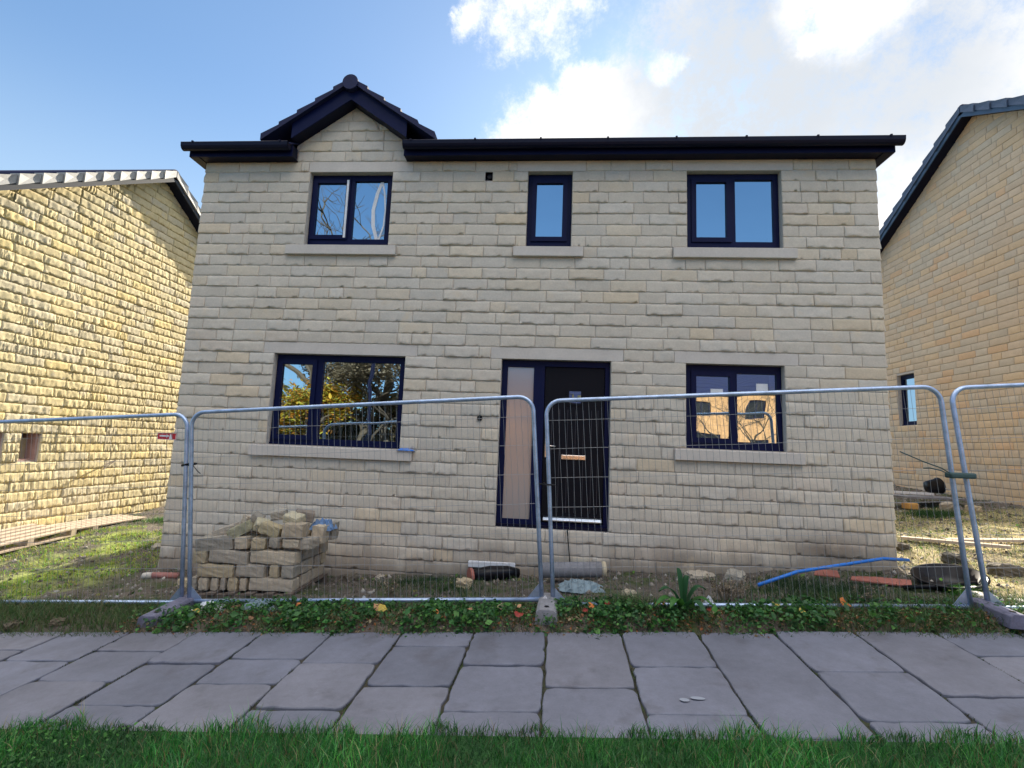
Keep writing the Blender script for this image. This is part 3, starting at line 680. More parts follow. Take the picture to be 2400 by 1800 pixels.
stones('stone_facing', rows, opu, P, lw, M['stone_l'], PAL_LEFT, amp=.0195, nu=26, nv=9, seed=22, groove=(15, 3), joint=.0025, rough=1.5, rec=-.001, sag=.35)
for (a, c, e, g) in ((.89, 1.20, .47, .945), (.33, .65, .47, .945)):
    b = MB(); slab(b, a+.002, c-.002, e+.002, g-.002, [(a+.03, c-.03, e+.03, g-.03)], .03, .28, P); fr = obj('window_opening', b, M['pink'], lh, label='small unglazed opening with pink lining')
    b = MB(); b.box(-7.72, -7.70, a+.03, c-.03, e+.0301, g-.12); obj('board', b, M['cream'], fr)
def verge(h, X, side, yf, yb, zap, sl, capm, barm, ncap, ov=.20, xback=6.0, flare=.03, barw=.11, tilem=None):
    yc = (yf+yb)/2; run = (yb-yf)/2+.28; zr = zap+.13
    rf = MB(); xb_ = X+side*xback; xe = X-side*ov
    for s_ in (-1, 1):
        for i in range(14):
            t0, t1 = i/14, (i+1)/14
            ya = yc+s_*run*(1-t0); yb2 = yc+s_*run*(1-t1); za = zr-run*(1-t0)*sl; zb = zr-run*(1-t1)*sl
            rf.prism([(ya, za-.02), (yb2, zb-.02), (yb2, zb+.010), (ya, za+.035)], 'x', min(xe+side*.05, xb_), max(xe+side*.05, xb_))
    roof_ = obj('roof', rf, M['tile'], h)
    r = MB(); r.tube([(xe, yc, zr-.05), (xb_, yc, zr-.05)], .11, 12); obj('ridge_tile', r, M['tile'], roof_)
    for s_ in (-1, 1):
        bb = MB(); z0 = zr-.09; y1 = yc+s_*(run-.02)
        poly = [(yc, z0), (yc, z0-barw), (y1, z0-barw-(run-.02)*sl), (y1, z0-(run-.02)*sl)]
        bb.prism(poly, 'x', min(xe, xe+side*.02), max(xe, xe+side*.02)); obj('bargeboard', bb, barm, h)
        sf = MB(); poly = [(yc, z0-barw+.02), (yc, z0-barw+.005), (y1, z0-barw+.005-(run-.02)*sl), (y1, z0-barw+.02-(run-.02)*sl)]
        sf.prism(poly, 'x', min(xe+side*.021, X+side*.01), max(xe+side*.021, X+side*.01)); obj('verge_soffit', sf, M['gutter'], h)
        # individual verge caps, each overlapping the next below
        L_ = run/ncap
        for i in range(ncap):
            ya = yc+s_*(run-i*L_)+s_*.0; yb2 = yc+s_*(run-(i+1)*L_); za = zr-abs(ya-yc)*sl; zb = zr-abs(yb2-yc)*sl
            cb = MB(); xb3 = xe+side*.12; xlo = xe-side*.042; xhi = xe-side*.016; lo = .125
            yb2 += -s_*(-.012) if False else s_*.010
            A = [(xlo, ya, za-lo*.98), (xlo, ya, za+.058), (xhi, yb2, zb+.030), (xhi, yb2, zb-lo*.80)]
            ym, zm = (ya+yb2)/2, (za+zb)/2
            vs = A+[(xhi*.5+xlo*.5+side*.012, ym, zm-.03)]+[(xb3, p[1], p[2]) for p in A]
            fs = [(0, 1, 4), (1, 2, 4), (2, 3, 4), (3, 0, 4), (5, 6, 1, 0), (6, 7, 2, 1), (7, 8, 3, 2), (8, 5, 0, 3), (8, 7, 6, 5)]
            cb.add(vs, fs); obj('verge_cap', cb, capm, roof_)
    return roof_
lroof = verge(lh, -7.5, -1, -.30, 6.20, 6.235, .60, M['cap'], M['greybar'], 11, ov=.24)
# wiring left sticking out of the left gable wall
b = MB(); b.tube([(-7.50, 2.62, .42), (-7.35, 2.50, .45), (-7.25, 2.15, .30)], .008, 6); b.tube([(-7.50, 2.62, .42), (-7.38, 2.45, .43), (-7.30, 2.2, .36)], .007, 6); obj('loose_cable', b, M['dkwood'], lh)

# ------------------------------------------------------------------ RIGHT HOUSE
ryf, ryb, rzap, rsl = -1.1, 8.6, 8.035, .585
rh, rw, rows, opu, P, U = neighbour(1, 9.0, ryf, ryb, 0, rzap, rsl, PAL_RIGHT, 'tall shaded sandstone house on the right seen side on, with slate blue roof edge', [(5.80, 6.37, 1.82, 3.03)], None, None, courses=.14, zbot=-.8)
stones('stone_facing', rows, opu, P, rw, M['stone'], PAL_RIGHT, amp=.007, nu=9, nv=7, seed=31, groove=(4, 3), joint=.005, L=.42, rough=.4)
window(rh, min(U(5.80), U(6.37)), max(U(5.80), U(6.37)), 1.82, 3.03, [(-6.29, -5.88, 1.92, 2.93, 0)], P, label='tall narrow window reflecting the bright sky')
verge(rh, 9.0, 1, ryf, ryb, rzap, rsl, M['capblue'], M['slatebar'], 15, ov=.22)

# made-up house added out of view so its roof shades the right-hand gap
gr = empty('rear_shade_house', (9.9, 19, .3), 'unseen tall stone house added behind the right gap to shade it', 'house')
gb = MB(); slab(gb, 8.2, 11.6, -.2, 6.3, [(9.2, 10.6, 3.4, 4.6), (9.2, 10.6, .9, 2.2)], 0, .3, lambda u, d, z: (u, 16+d, z))
gb.box(8.2, 8.5, 16.301, 21.7, -.2, 6.3); gb.box(11.3, 11.6, 16.301, 21.7, -.2, 6.3); gb.box(8.2, 11.6, 21.701, 22, -.2, 6.3)
for xa in (8.2, 11.3): gb.prism([(16, 6.301), (22, 6.301), (19, 8.7)], 'x', xa, xa+.3)
obj('wall', gb, M['mortar'], gr)
b = MB(); tiled(b, 8.05, 11.75, 15.7, 6.15, 19, 9.0, 14); tiled(b, 8.05, 11.75, 22.3, 6.15, 19, 9.0, 14); obj('roof', b, M['tile'], gr)
for e, g in ((3.4, 4.6), (.9, 2.2)):
    b = MB(); slab(b, 9.2, 10.6, e, g, [(9.27, 9.87, e+.07, g-.07), (9.93, 10.53, e+.07, g-.07)], .09, .15, lambda u, d, z: (u, 16+d, z)); fr = obj('window', b, M['navy'], gr)
    p = MB(); p.add([(9.25, 16.12, e+.05), (10.55, 16.12, e+.05), (10.55, 16.12, g-.05), (9.25, 16.12, g-.05)], [(0, 1, 2, 3)]); obj('pane', p, M['black'], fr)
sheet('field', np.array([-100, -14, 0, 14, 100.]), np.array([12.5, 16, 30, 118]), .03, M['lawnbase'], 'green field behind the houses', 'field')

# ------------------------------------------------------------------ TEMPORARY FENCE
def make_panel():
    t = empty('mesh_fence', (0, 0, 0), 'x', 'fence panel', 'temporary mesh fence panels in front of the house')
    Wd, H, r = 3.5, 1.87, .14
    b = MB()
    pts = [(0, 0, -.17), (0, 0, .6), (0, 0, H-r)]+[(r-r*math.cos(a), 0, H-r+r*math.sin(a)) for a in [math.pi/2*k/8 for k in range(1, 9)]]
    pts += [(Wd/2, 0, H)]+[(Wd-r+r*math.sin(a), 0, H-r+r*math.cos(a)) for a in [math.pi/2*k/8 for k in range(0, 9)]]+[(Wd, 0, .6), (Wd, 0, -.17)]
    b.tube(pts, .0205, 10); obj('frame_tube', b, M['galv'], t, local=True, smooth=True)
    b = MB(); b.tube([(.02, 0, 0), (Wd-.02, 0, 0)], .0205, 10); obj('bottom_rail', b, M['galv'], t, local=True, smooth=True)
    b = MB(); rnd = random.Random(5); n = 60
    for i in range(1, n):
        x = Wd*i/n; pp = []
        top = H if r < x < Wd-r else H-r+math.sqrt(max(0, r*r-(r-min(x, Wd-x))**2))
        for k in range(8): z = top*k/7; pp.append((x+rnd.uniform(-.003, .003), .012+rnd.uniform(-.003, .003), z))
        b.tube(pp, .0016, 4, cap=False)
    for k in range(1, 7):
        z = .05+k*.272; b.tube([(0, .015, z)]+[(Wd*i/10, .015+rnd.uniform(-.004, .004), z+rnd.uniform(-.004, .004)) for i in range(1, 10)]+[(Wd, .015, z)], .0018, 4, cap=False)
    obj('wire_mesh', b, M['wire'], t, local=True)
    for s_ in (0, 1):
        b = MB(); x = 0 if s_ == 0 else Wd; d = 1 if s_ == 0 else -1
        poly = [(x+d*.018, .015), (x+d*.135, .015), (x+d*.018, .145)]
        if s_: poly = poly[::-1]
        b.prism(poly, 'y', -.003, .003); obj('gusset_plate', b, M['galv'], t, local=True)
    return t
def copy_tree(o, parent=None):
    c = o.copy(); COL.objects.link(c); c.parent = parent
    for ch in [x for x in bpy.data.objects if x.parent == o]: copy_tree(ch, c)
    return c
panel = make_panel()
YAWF = math.atan2(-.132, 3.49)
PAN = [((-2.878, -1.339, -.652), 4.3, -2.6, 'mesh fence panel standing left of centre, in front of the stone stack and wide window'),
       ((.715, -1.475, -.425), 3.75, .4, 'mesh fence panel standing in front of the door and right-hand ground floor window'),
       ((4.345, -1.611, -.20), 4.2, 2.0, 'mesh fence panel at the right edge with only its near end in view'),
       (None, 4.0, -1.5, 'mesh fence panel at the left edge with the red sign hanging on it')]
for i, (p, tilt, lean, lab) in enumerate(PAN):
    o = panel if i == 0 else copy_tree(panel)
    e = Matrix.Rotation(YAWF, 4, 'Z') @ Matrix.Rotation(-R_(tilt), 4, 'Y') @ Matrix.Rotation(-R_(lean), 4, 'X')
    if p is None: p = Vector((-2.962, -1.336, -.668)) - (e.to_3x3() @ Vector((3.5, 0, 0)))
    o.rotation_euler = e.to_euler(); o.location = p; o['label'] = lab
# rubber / concrete feet
FG = 'blocks holding up the temporary fence'
def foot(x, y, yaw, m, label, w=.20, l=.66, h=.13):
    o = empty('fence_block', (x, y, GZ(x, y)-.015), label, 'fence foot', FG, rot=(0, 0, yaw))
    b = MB(); b.prism([(-w/2, 0), (w/2, 0), (w/2-.015, h-.02), (w/2-.04, h), (-w/2+.04, h), (-w/2+.015, h-.02)], 'y', -l*.72, l*.28)
    obj('block', b, m, o, local=True, bevel=.006)
    b = MB(); b.tube([(0, -l*.55, h-.001), (0, -l*.55, h+.003)], .022, 10); obj('socket', b, M['black'], o, local=True)
foot(-2.90, -1.42, .10, M['rubber'], 'purplish grey rubber fence foot below the left fence joint')
foot(.665, -1.50, -.04, M['concrete'], 'grey concrete fence foot half buried in ivy below the middle fence joint', l=.5)
foot(4.30, -1.66, -.10, M['rubber'], 'bluish fence foot below the right fence joint', w=.16, l=.46, h=.11)
# ties
o = empty('fence_clamp', (-3.04, -1.355, .68), 'black strap tied round the two posts at the left fence joint', 'clamp')
b = MB(); b.tube([(-3.095, -1.375, .672), (-3.04, -1.382, .684), (-2.985, -1.375, .692), (-2.98, -1.33, .692), (-3.04, -1.325, .68), (-3.095, -1.335, .672), (-3.095, -1.375, .672)], .012, 8); obj('band', b, M['black'], o, smooth=True)
b = MB(); b.tube([(-2.985, -1.375, .69), (-2.95, -1.40, .67), (-2.90, -1.40, .62), (-2.87, -1.40, .60)], .004, 6); obj('loose_end', b, M['black'], o)
b = MB(); b.tube([(.50, -1.49, .655), (.60, -1.505, .652), (.70, -1.50, .65)], .008, 8); b.tube([(.52, -1.46, .655), (.60, -1.455, .652), (.70, -1.46, .65)], .006, 8); b.box(.585, .605, -1.51, -1.45, .64, .665)
props(obj('fence_clamp', b, M['black'], smooth=False), 'thin dark clamp joining the posts at the middle fence joint', 'clamp')
o = empty('fence_strap', (4.18, -1.64, .90), 'green strap wound round the two posts at the right fence joint', 'strap')
b = MB(); b.box(4.075, 4.29, -1.665, -1.585, .868, .918, ); obj('band', b, M['strap'], o, bevel=.015)
b = MB(); b.tube([(4.08, -1.67, .90), (3.98, -1.70, .95), (3.85, -1.68, 1.0), (3.70, -1.62, 1.08)], .005, 6); b.tube([(4.08, -1.67, .895), (3.96, -1.72, .93), (3.86, -1.73, .95), (3.83, -1.70, .945)], .005, 6); obj('loose_end', b, M['strap'], o)
# red sign
def sign():
    x0, x1 = -3.42, -3.215; z0, z1 = .925, .995; y = -1.345
    o = empty('fence_sign', ((x0+x1)/2, y, z0), 'small red sign with white border and arrow on the left fence panel', 'sign')
    b = MB(); b.box(x0, x1, y-.004, y, z0, z1); obj('plate', b, M['redsign'], o)
    b = MB(); t = .003
    slab(b, x0+.001, x1-.001, z0+.001, z1-.001, [(x0+.004, x1-.004, z0+.005, z1-.004)], y-.0055, y-.0045, PF)
    slab(b, x0+.025, x0+.10, z0+.030, z0+.046, [], y-.0065, y-.0058, PF)
    b.add([(x0+.10, y-.0065, z0+.020), (x0+.135, y-.0065, z0+.038), (x0+.10, y-.0065, z0+.056)], [(0, 1, 2)])
    b.add([(x0+.13, y-.0062, z0+.008), (x0+.165, y-.0062, z0+.008), (x0+.150, y-.0062, z0+.058), (x0+.138, y-.0062, z0+.058)], [(0, 1, 2, 3)])
    obj('marking', b, M['white'], o)
sign()

# ------------------------------------------------------------------ STACK OF BUILDING STONE
def rock(b, cx, cy, cz, lx, ly, lz, rot=(0, 0, 0), seed=0, rough=.010, rnd_=.025):
    """a rough-hewn block: subdivided box with eased arrises and pitched faces"""
    rg = random.Random(seed); E_ = Euler(rot).to_matrix(); n = 5
    verts = {}; vs = []; fs = []
    def vid(p):
        k = tuple(round(c, 4) for c in p)
        if k in verts: return verts[k]
        x, y, z = p; q = [x*lx/2, y*ly/2, z*lz/2]; h = (lx/2, ly/2, lz/2)
        c = [max(-h[i]+rnd_, min(h[i]-rnd_, q[i])) for i in range(3)]
        d = Vector([q[i]-c[i] for i in range(3)]); 
        if d.length > 1e-6: d = d.normalized()*min(rnd_, d.length)
        v = Vector(c)+d+Vector([rg.uniform(-1, 1)*rough for _ in range(3)])
        v.x += .004*math.sin(seed+7*v.y)*1; v.z += .004*math.sin(seed*2+9*v.x)
        v = E_ @ v+Vector((cx, cy, cz)); verts[k] = len(vs); vs.append(v); return verts[k]
    t = [-1+2*i/n for i in range(n+1)]
    for a in range(3):
        for s_ in (-1, 1):
            for i in range(n):
                for j in range(n):
                    def pt(u, v):
                        p = [0, 0, 0]; p[a] = s_; p[(a+1) % 3] = u; p[(a+2) % 3] = v; return tuple(p)
                    q = [vid(pt(t[i], t[j])), vid(pt(t[i+1], t[j])), vid(pt(t[i+1], t[j+1])), vid(pt(t[i], t[j+1]))]
                    if s_ < 0: q.reverse()
                    fs.append(tuple(q))
    b.add(vs, fs)
RK = [(.42, .36, .28), (.47, .395, .295), (.36, .315, .255), (.44, .36, .24), (.33, .30, .25)]
SG = 'loose building stones stacked on the pallet'
stone_i = [0]
def put_stone(x0, x1, y0, y1, z0, z1, label, rot=(0, 0, 0), col=None, rough=.006):
    stone_i[0] += 1; k = stone_i[0]; rg = random.Random(k*13)
    b = MB(); c = col or rg.choice(RK); v = rg.uniform(.88, 1.1); b.col = tuple(a*v for a in c)
    rock(b, (x0+x1)/2, (y0+y1)/2, (z0+z1)/2, x1-x0-.018, y1-y0-.014, z1-z0-.006, (rot[0], rot[1], rot[2]+rg.uniform(-.03, .03)), k, rough*.55, .013)
    o = obj('building_stone', b, M['rock'], smooth=False); props(o, label, 'building stone', SG); return o
zq = lambda z: -1.98+(z-1520)*.000855
ORD = ['first', 'second', 'third', 'fourth', 'fifth', 'sixth', 'seventh', 'eighth']
PZ = -.615; RH = .136; tilt = .045
rowdefs = [('bottom', [(200, 300), (305, 450), (470, 585), (588, 680), (690, 835), (840, 950), (965, 1535)]),
           ('second', [(285, 765), (775, 1165), (1205, 1340), (1350, 1525)]),
           ('third', [(200, 395), (412, 940), (945, 1545)])]
for r, (rn, cells) in enumerate(rowdefs):
    for i, (a, c) in enumerate(cells):
        x0, x1 = zq(a), zq(c); zb = PZ+RH*r+tilt*((x0+x1)/2+2.5)
        dep = .30 if x1-x0 < .2 else .16
        put_stone(x0, x1, -1.07, -1.07+dep, zb, zb+RH, '%s stone from the left in the %s course of the stack front' % (ORD[i], rn))
    # right-hand flank and the heart of the stack
    ys = [-.74, -.60, -.44, -.30] if r % 2 else [-.76, -.52, -.30]
    if r == 0: ys = [-.90+.02, -.62, -.30]
    else: ys = [-.91+.01]+ys[1:] if ys[0] < -.75 else [-.90]+ys
    for i in range(len(ys)-1):
        x1 = zq(1530)+.01*r; zb = PZ+RH*r+tilt*(x1-.1+2.5)
        put_stone(x1-.33, x1+random.uniform(-.01, .02), ys[i]+.004, ys[i+1], zb, zb+RH, '%s stone back from the near corner in the %s course of the stack flank' % (ORD[i+1], rn))
    for i, (x0, x1) in enumerate(((-3.1, -2.72), (-2.72, -2.32))):
        zb = PZ+RH*r+tilt*((x0+x1)/2+2.5); put_stone(x0, x1, -.76, -.34, zb, zb+RH-.01, 'hidden inner stone of the %s course behind the stack front, %s half' % (rn, ('left', 'right')[i]))
z3 = PZ+RH*3-.005
TOP = [  # x0,x1,y0,y1,z0(rel),h, rot, label
 (-3.10, -2.68, -1.06, -.86, .00, .15, (.05, -.12, .10), 'large slanting grey stone at the left end of the fourth course', RK[4]),
 (-2.665, -2.505, -1.06, -.80, .02, .13, (0, -.06, .04), 'pale stone end right of the large slanting stone in the fourth course', RK[1]),
 (-2.49, -2.33, -1.08, -.82, .02, .12, (0, .03, .25), 'tan stone end turned to the right in the middle of the fourth course', RK[3]),
 (-2.28, -2.15, -1.05, -.82, .025, .11, (0, .1, -.2), 'small dark stone end in a gap of the fourth course', RK[2]),
 (-2.15, -1.955, -1.05, -.82, .025, .105, (0, 0, .03), 'pale stone under the big rounded tan stone at the front corner', RK[1]),
 (-2.17, -1.93, -1.06, -.84, .135, .15, (0, .02, .08), 'big rounded tan stone on the front right corner of the stack', (.42, .345, .25)),
 (-2.98, -2.68, -.98, -.84, .13, .11, (0, -.38, .2), 'dark stone tipped up at the left of the loose top', RK[2]),
 (-2.78, -2.52, -1.04, -.88, .15, .12, (.1, -.55, .1), 'olive stone leaning steeply against the loose top', (.30, .285, .19)),
 (-2.52, -2.36, -1.0, -.86, .20, .11, (.5, .3, .6), 'pale broken stone with a pointed end in the loose top', (.44, .40, .28)),
 (-2.43, -2.19, -1.04, -.86, .15, .12, (.0, .32, .1), 'tan wedge-shaped stone left of the big rounded stone', (.38, .32, .20)),
 (-2.24, -2.03, -.92, -.76, .26, .10, (.25, .12, -.2), 'cream broken stone with red clay on its edge', (.50, .45, .32)),
 (-2.43, -2.25, -.86, -.70, .30, .11, (.2, -.15, .3), 'grey stone at the top centre of the loose heap', RK[4]),
 (-2.20, -1.98, -.78, -.60, .26, .12, (.1, .2, .5), 'dark brown stone near the top right of the heap', (.25, .21, .17)),
 (-2.62, -2.48, -.92, -.78, .24, .12, (.2, .5, .3), 'small upright dark stone left of the top centre', RK[4]),
 (-2.75, -2.60, -.86, -.70, .22, .11, (.1, .3, .9), 'squat grey stone behind the leaning olive stone', RK[0]),
 (-1.95, -1.80, -.82, -.62, .03, .20, (0, .06, .05), 'upright pale stone on the right flank of the stack top', RK[1]),
 (-1.93, -1.78, -.60, -.42, .03, .20, (0, .02, -.05), 'upright dark stone at the back of the right flank', RK[4]),
 (-2.02, -1.80, -1.00, -.84, .01, .12, (0, 0, 1.5), 'grey stone just behind the front right corner of the fourth course', RK[2]),
 (-2.60, -2.20, -.80, -.50, .03, .16, (0, .05, .2), 'broad stone buried in the middle of the heap', RK[0]),
 (-2.95, -2.62, -.80, -.50, .02, .14, (0, -.1, .1), 'broad stone buried in the left of the heap', RK[2]),
 (-2.18, -1.96, -.80, -.45, .03, .16, (0, .05, -.1), 'broad stone buried in the right of the heap', RK[3])]
for (x0, x1, y0, y1, dz, h_, rot, lab, c) in TOP:
    zb = z3+dz+tilt*((x0+x1)/2+2.5); put_stone(x0, x1, y0, y1, zb, zb+h_, lab, rot, c, .007)
def crumple(name, cx, cy, cz, lx, ly, lz, m, label, cat, seed=1, rot=0):
    rg = random.Random(seed); b = MB(); nu, nv = 14, 10; vs = []; fs = []
    for j in range(nv+1):
        for i in range(nu+1):
            u = -1+2*i/nu; v = -1+2*j/nv; e = max(0, 1-max(abs(u), abs(v))**3)
            x = u*lx/2*(1+rg.uniform(-.12, .12)); y = v*ly/2*(1+rg.uniform(-.12, .12)); z = lz*e*(.45+.55*rg.random())
            c, s_ = math.cos(rot), math.sin(rot); vs.append((cx+x*c-y*s_, cy+x*s_+y*c, cz+z))
    for j in range(nv):
        for i in range(nu): k = j*(nu+1)+i; fs.append((k, k+1, k+nu+2, k+nu+1))
    b.add(vs, fs); o = obj(name, b, m); props(o, label, cat); return o
crumple('plastic_bag', -1.90, -.62, -.02, .26, .22, .13, M['bluebag'], 'pale blue crumpled bag on the top right of the stone stack', 'bag', 4)
def pallet(x, y, z, yaw, w, l, m, label, slats=7, tx=0, ty=0, h=.12):
    o = empty('pallet', (x, y, z), label, 'pallet', rot=(tx, ty, yaw)); o['group'] = 'pallets on the plot'
    for k in range(slats):
        a = -w/2+(w-.09)*k/(slats-1); b = MB(); b.box(a, a+.09, -l/2+random.uniform(-.02, .01), l/2+random.uniform(-.01, .02), h-.02, h); obj('deck_board', b, m, o, local=True)
    for s_ in (-1, 0, 1):
        b = MB(); yy = s_*(l/2-.05); b.box(-w/2, w/2, yy-.045, yy+.045, .022, h-.0205); obj('bearer', b, m, o, local=True)
    for s_ in (-1, 1):
        b = MB(); b.box(s_*(w/2-.05)-.05, s_*(w/2-.05)+.05, -l/2, l/2, 0, .0215); obj('skid', b, m, o, local=True)
    return o
pallet(-2.50, -.70, -.735, .0, 1.12, .84, M['dkwood'], 'dark weathered pallet under the stack of stones', 6, ty=-tilt)
pallet(-7.13, 1.75, GZ(-7.1, 1.75)+.0, -.04, .55, 2.0, M['wood'], 'sunlit pale pallet lying against the left wall, the farther one', 5, ty=.04)
pallet(-6.98, .45, GZ(-6.9, .45)+.04, .08, .72, 1.5, M['wood'], 'sunlit pale pallet lying against the left wall, nearer the camera', 5, tx=.03, ty=.05)

# ------------------------------------------------------------------ ODDMENTS ROUND THE FOOT OF THE WALL
g_ = GZ
def single(name, b, m, label, cat, **k): o = obj(name, b, m, **k); return props(o, label, cat)
# black pipe elbow with a terracotta ring
o = empty('drain_pipe', (-.05, -.45, g_(-.05, -.45)), 'black drainage pipe with salmon ring lying in a hollow at the wall foot', 'pipe')
z = g_(-.05, -.45)+.06
b = MB(); b.tube([(-.20, -.50, z-.01), (.0, -.40, z+.01), (.20, -.34, z+.02), (.33, -.30, z+.01)], [.075, .085, .075, .05], 14); obj('pipe_body', b, M['black'], o, smooth=True)
b = MB(); b.tube([(-.215, -.51, z-.01), (-.185, -.495, z-.01)], .095, 16); obj('socket_ring', b, M['terracotta'], o)
b = MB(); b.box(-.30, .27, -.07, -.018, -.475, -.405); single('polystyrene_board', b, M['white'], 'whitish board end poking out below the stonework near the black pipe', 'board', bevel=.006)
b = MB(); b.box(-.26, .05, -.016, .0045, -.66, -.475); obj('hollow_shade_box', b, M['black'], house)  # black box on the wall face painted in for a hollow's shade
b = MB(); z = g_(.95, -.40); b.tube([(.60, -.42, z+.10), (1.27, -.36, z+.13)], [.085, .085], 14)
o = empty('membrane_roll', (.95, -.40, z), 'dark grey roll of membrane lying at the foot of the wall below the door', 'roll')
obj('roll_body', b, M['concrete'], o, smooth=True); b = MB(); b.tube([(1.262, -.361, z+.13), (1.31, -.357, z+.131)], [.087, .087], 14); obj('roll_end', b, M['cream'], o, smooth=True)
b = MB(); b.tube([(.885, -.015, .02), (.90, -.03, -.15), (.925, -.06, -.38), (.90, -.16, -.55), (.86, -.30, g_(.86, -.30)+.02)], .007, 6); single('hanging_cable', b, M['black'], 'thin black cable hanging from under the door down to the ground', 'cable')
crumple('plastic_sheet', 1.02, -.86, g_(1.02, -.86), .46, .30, .10, M['greybag'], 'crumpled grey green plastic sheet on the soil behind the middle fence joint', 'sheet', 9)
crumple('plastic_sheet', -2.55, -1.50, g_(-2.55, -1.50)+.02, .30, .14, .09, M['white'], 'torn pale plastic sheet in the ivy under the left end of the stack', 'sheet', 10)
crumple('plastic_sheet', -2.05, -1.52, g_(-2.05, -1.52)+.03, .34, .12, .08, M['greybag'], 'flat greyish sheet in the ivy under the right end of the stack', 'sheet', 11)
# barrier tape
o = empty('barrier_tape', (.62, -1.50, -.46), 'scrap of red and white tape knotted at the foot of the middle fence joint', 'tape')
b = MB(); b.prism([(.555, -.47), (.67, -.50), (.665, -.41), (.60, -.375)], 'y', -1.535, -1.525); obj('red_scrap', b, M['red'], o)
b = MB(); b.prism([(.60, -.375), (.64, -.335), (.665, -.37), (.70, -.50), (.672, -.50), (.655, -.40)], 'y', -1.540, -1.530); obj('white_scrap', b, M['white'], o)
crumple('blue_cloth', -1.17, -.035, .885, .22, .09, .035, M['blue'], 'small blue cloth left on the right end of the wide window sill', 'cloth', 5)
# blue water pipe rising to the right
b = MB(); zz = g_(2.9, -.9); b.tube([(2.72, -1.0, zz+.03), (3.2, -.78, zz+.13), (3.8, -.55, g_(3.8, -.55)+.17), (4.3, -.36, g_(4.3, -.36)+.20), (4.62, -.27, g_(4.6, -.27)+.16)], .017, 10); single('water_pipe', b, M['blue'], 'bright blue water pipe sloping up towards the right corner of the house', 'pipe', smooth=True)
def sherd(pts, zc, m, label, th=.012):
    b = MB(); n = len(pts); vs = [(x, y, g_(x, y)+zc+dz) for (x, y, dz) in pts]+[(x, y, g_(x, y)+zc+dz-th) for (x, y, dz) in pts]
    b.add(vs, [tuple(range(n)), tuple(range(2*n-1, n-1, -1))]+[(i, i+n, (i+1) % n+n, (i+1) % n) for i in range(n)]); single('clay_sherd', b, m, label, 'clay piece')
sherd([(3.78, -.66, .02), (4.22, -.90, .0), (4.28, -.80, .02), (4.02, -.66, .05), (3.84, -.58, .04)], .02, M['terracotta'], 'long curved red clay piece left of the black tub')
sherd([(3.50, -.50, .02), (3.72, -.58, .02), (3.76, -.46, .08), (3.58, -.38, .08)], .02, M['terracotta'], 'short red clay piece under the blue pipe')
b = MB(); x, y = -3.92, -.30; b.tube([(-4.10, -.34, g_(-4.12, -.34)+.03), (-3.80, -.30, g_(-3.76, -.30)+.03)], .036, 12)
o = empty('clay_pipe', (x, y, g_(x, y)), 'short red clay pipe with a white end at the left corner of the house', 'pipe'); obj('pipe_body', b, M['pinkclay'], o, smooth=True)
b = MB(); b.tube([(-4.20, -.35, g_(-4.2, -.35)+.035), (-4.09, -.339, g_(-4.12, -.34)+.032)], .038, 12); obj('pipe_end', b, M['smooth_stone'], o, smooth=True)
# black tub lying on its side
o = empty('plastic_tub', (4.45, -.72, g_(4.45, -.72)), 'shiny black plastic tub lying sunk in the ground at the right corner of the house', 'tub')
Mt = Matrix.Rotation(R_(-10), 3, 'Y') @ Matrix.Rotation(R_(8), 3, 'X')
b = MB(); b.lathe([(.0, -.02), (.22, -.02), (.25, .10), (.285, .15), (.30, .155), (.30, .168), (.28, .168), (.23, .085), (.0, .075)], (4.62, -.84, g_(4.60, -.78)-.065), 28, Mt); obj('tub_body', b, M['black'], o, smooth=True)
b = MB(); b.tube([(4.12, -.92, g_(4.12, -.92)+.03), (4.4, -1.02, g_(4.4, -1.0)+.05), (4.75, -.98, g_(4.75, -.98)+.06)], .022, 8); obj('tub_rim_strip', b, M['black'], o, smooth=True)
# rubble
rub = [(-.22, -.85, .16, .09, 'flat pale stone beside the black pipe'), (-1.6, -.42, .16, .10, 'brown stone at the wall foot right of the stack'), (-1.30, -.30, .13, .08, 'small stone at the wall foot, the nearest to the stack'), (-.62, -.28, .18, .09, 'long brown stone at the wall foot left of the black pipe'),
       (1.46, -1.12, .14, .07, 'pale flat stone in the grass right of the middle fence joint'), (2.35, -.35, .30, .10, 'broad grey stone against the wall below the right window'), (2.72, -.40, .26, .10, 'pale block against the wall left of the blue pipe'), (5.05, .55, .22, .09, 'dark clod in the sunlit ground near the house corner'),
       (5.25, -.05, .20, .11, 'dark clod with grey top in the sunlit weeds'), (5.42, -.5, .26, .13, 'large dark clod right of the right fence joint'), (7.5, 3.0, .30, .18, 'grey stone in the debris beside the right house'), (7.85, 2.95, .22, .13, 'small stone at the right of the debris'),
       (-5.05, .95, .30, .08, 'pale flat stone near the left corner of the house'), (-3.35, -.75, .17, .10, 'grey stone between the left fence joint and the stack'), (-3.72, -1.86, .12, .06, 'clod at the path edge left of the rubber foot'), (-4.12, -1.90, .11, .05, 'clod at the path edge, leftmost')]
for i, (x, y, s_, h_, lab) in enumerate(rub):
    b = MB(); c = random.Random(i+50).choice(RK); dark = 'clod' in lab or 'brown' in lab; b.col = tuple(a*(.24 if dark else 1) for a in c)
    rock(b, x, y, g_(x, y)+h_*.35, s_, s_*.7, h_, (0, 0, i*.7), 90+i, .012, min(.03, h_*.4)); o = single('rubble_stone', b, M['rock'], lab, 'stone'); o['group'] = 'loose stones on the plot'
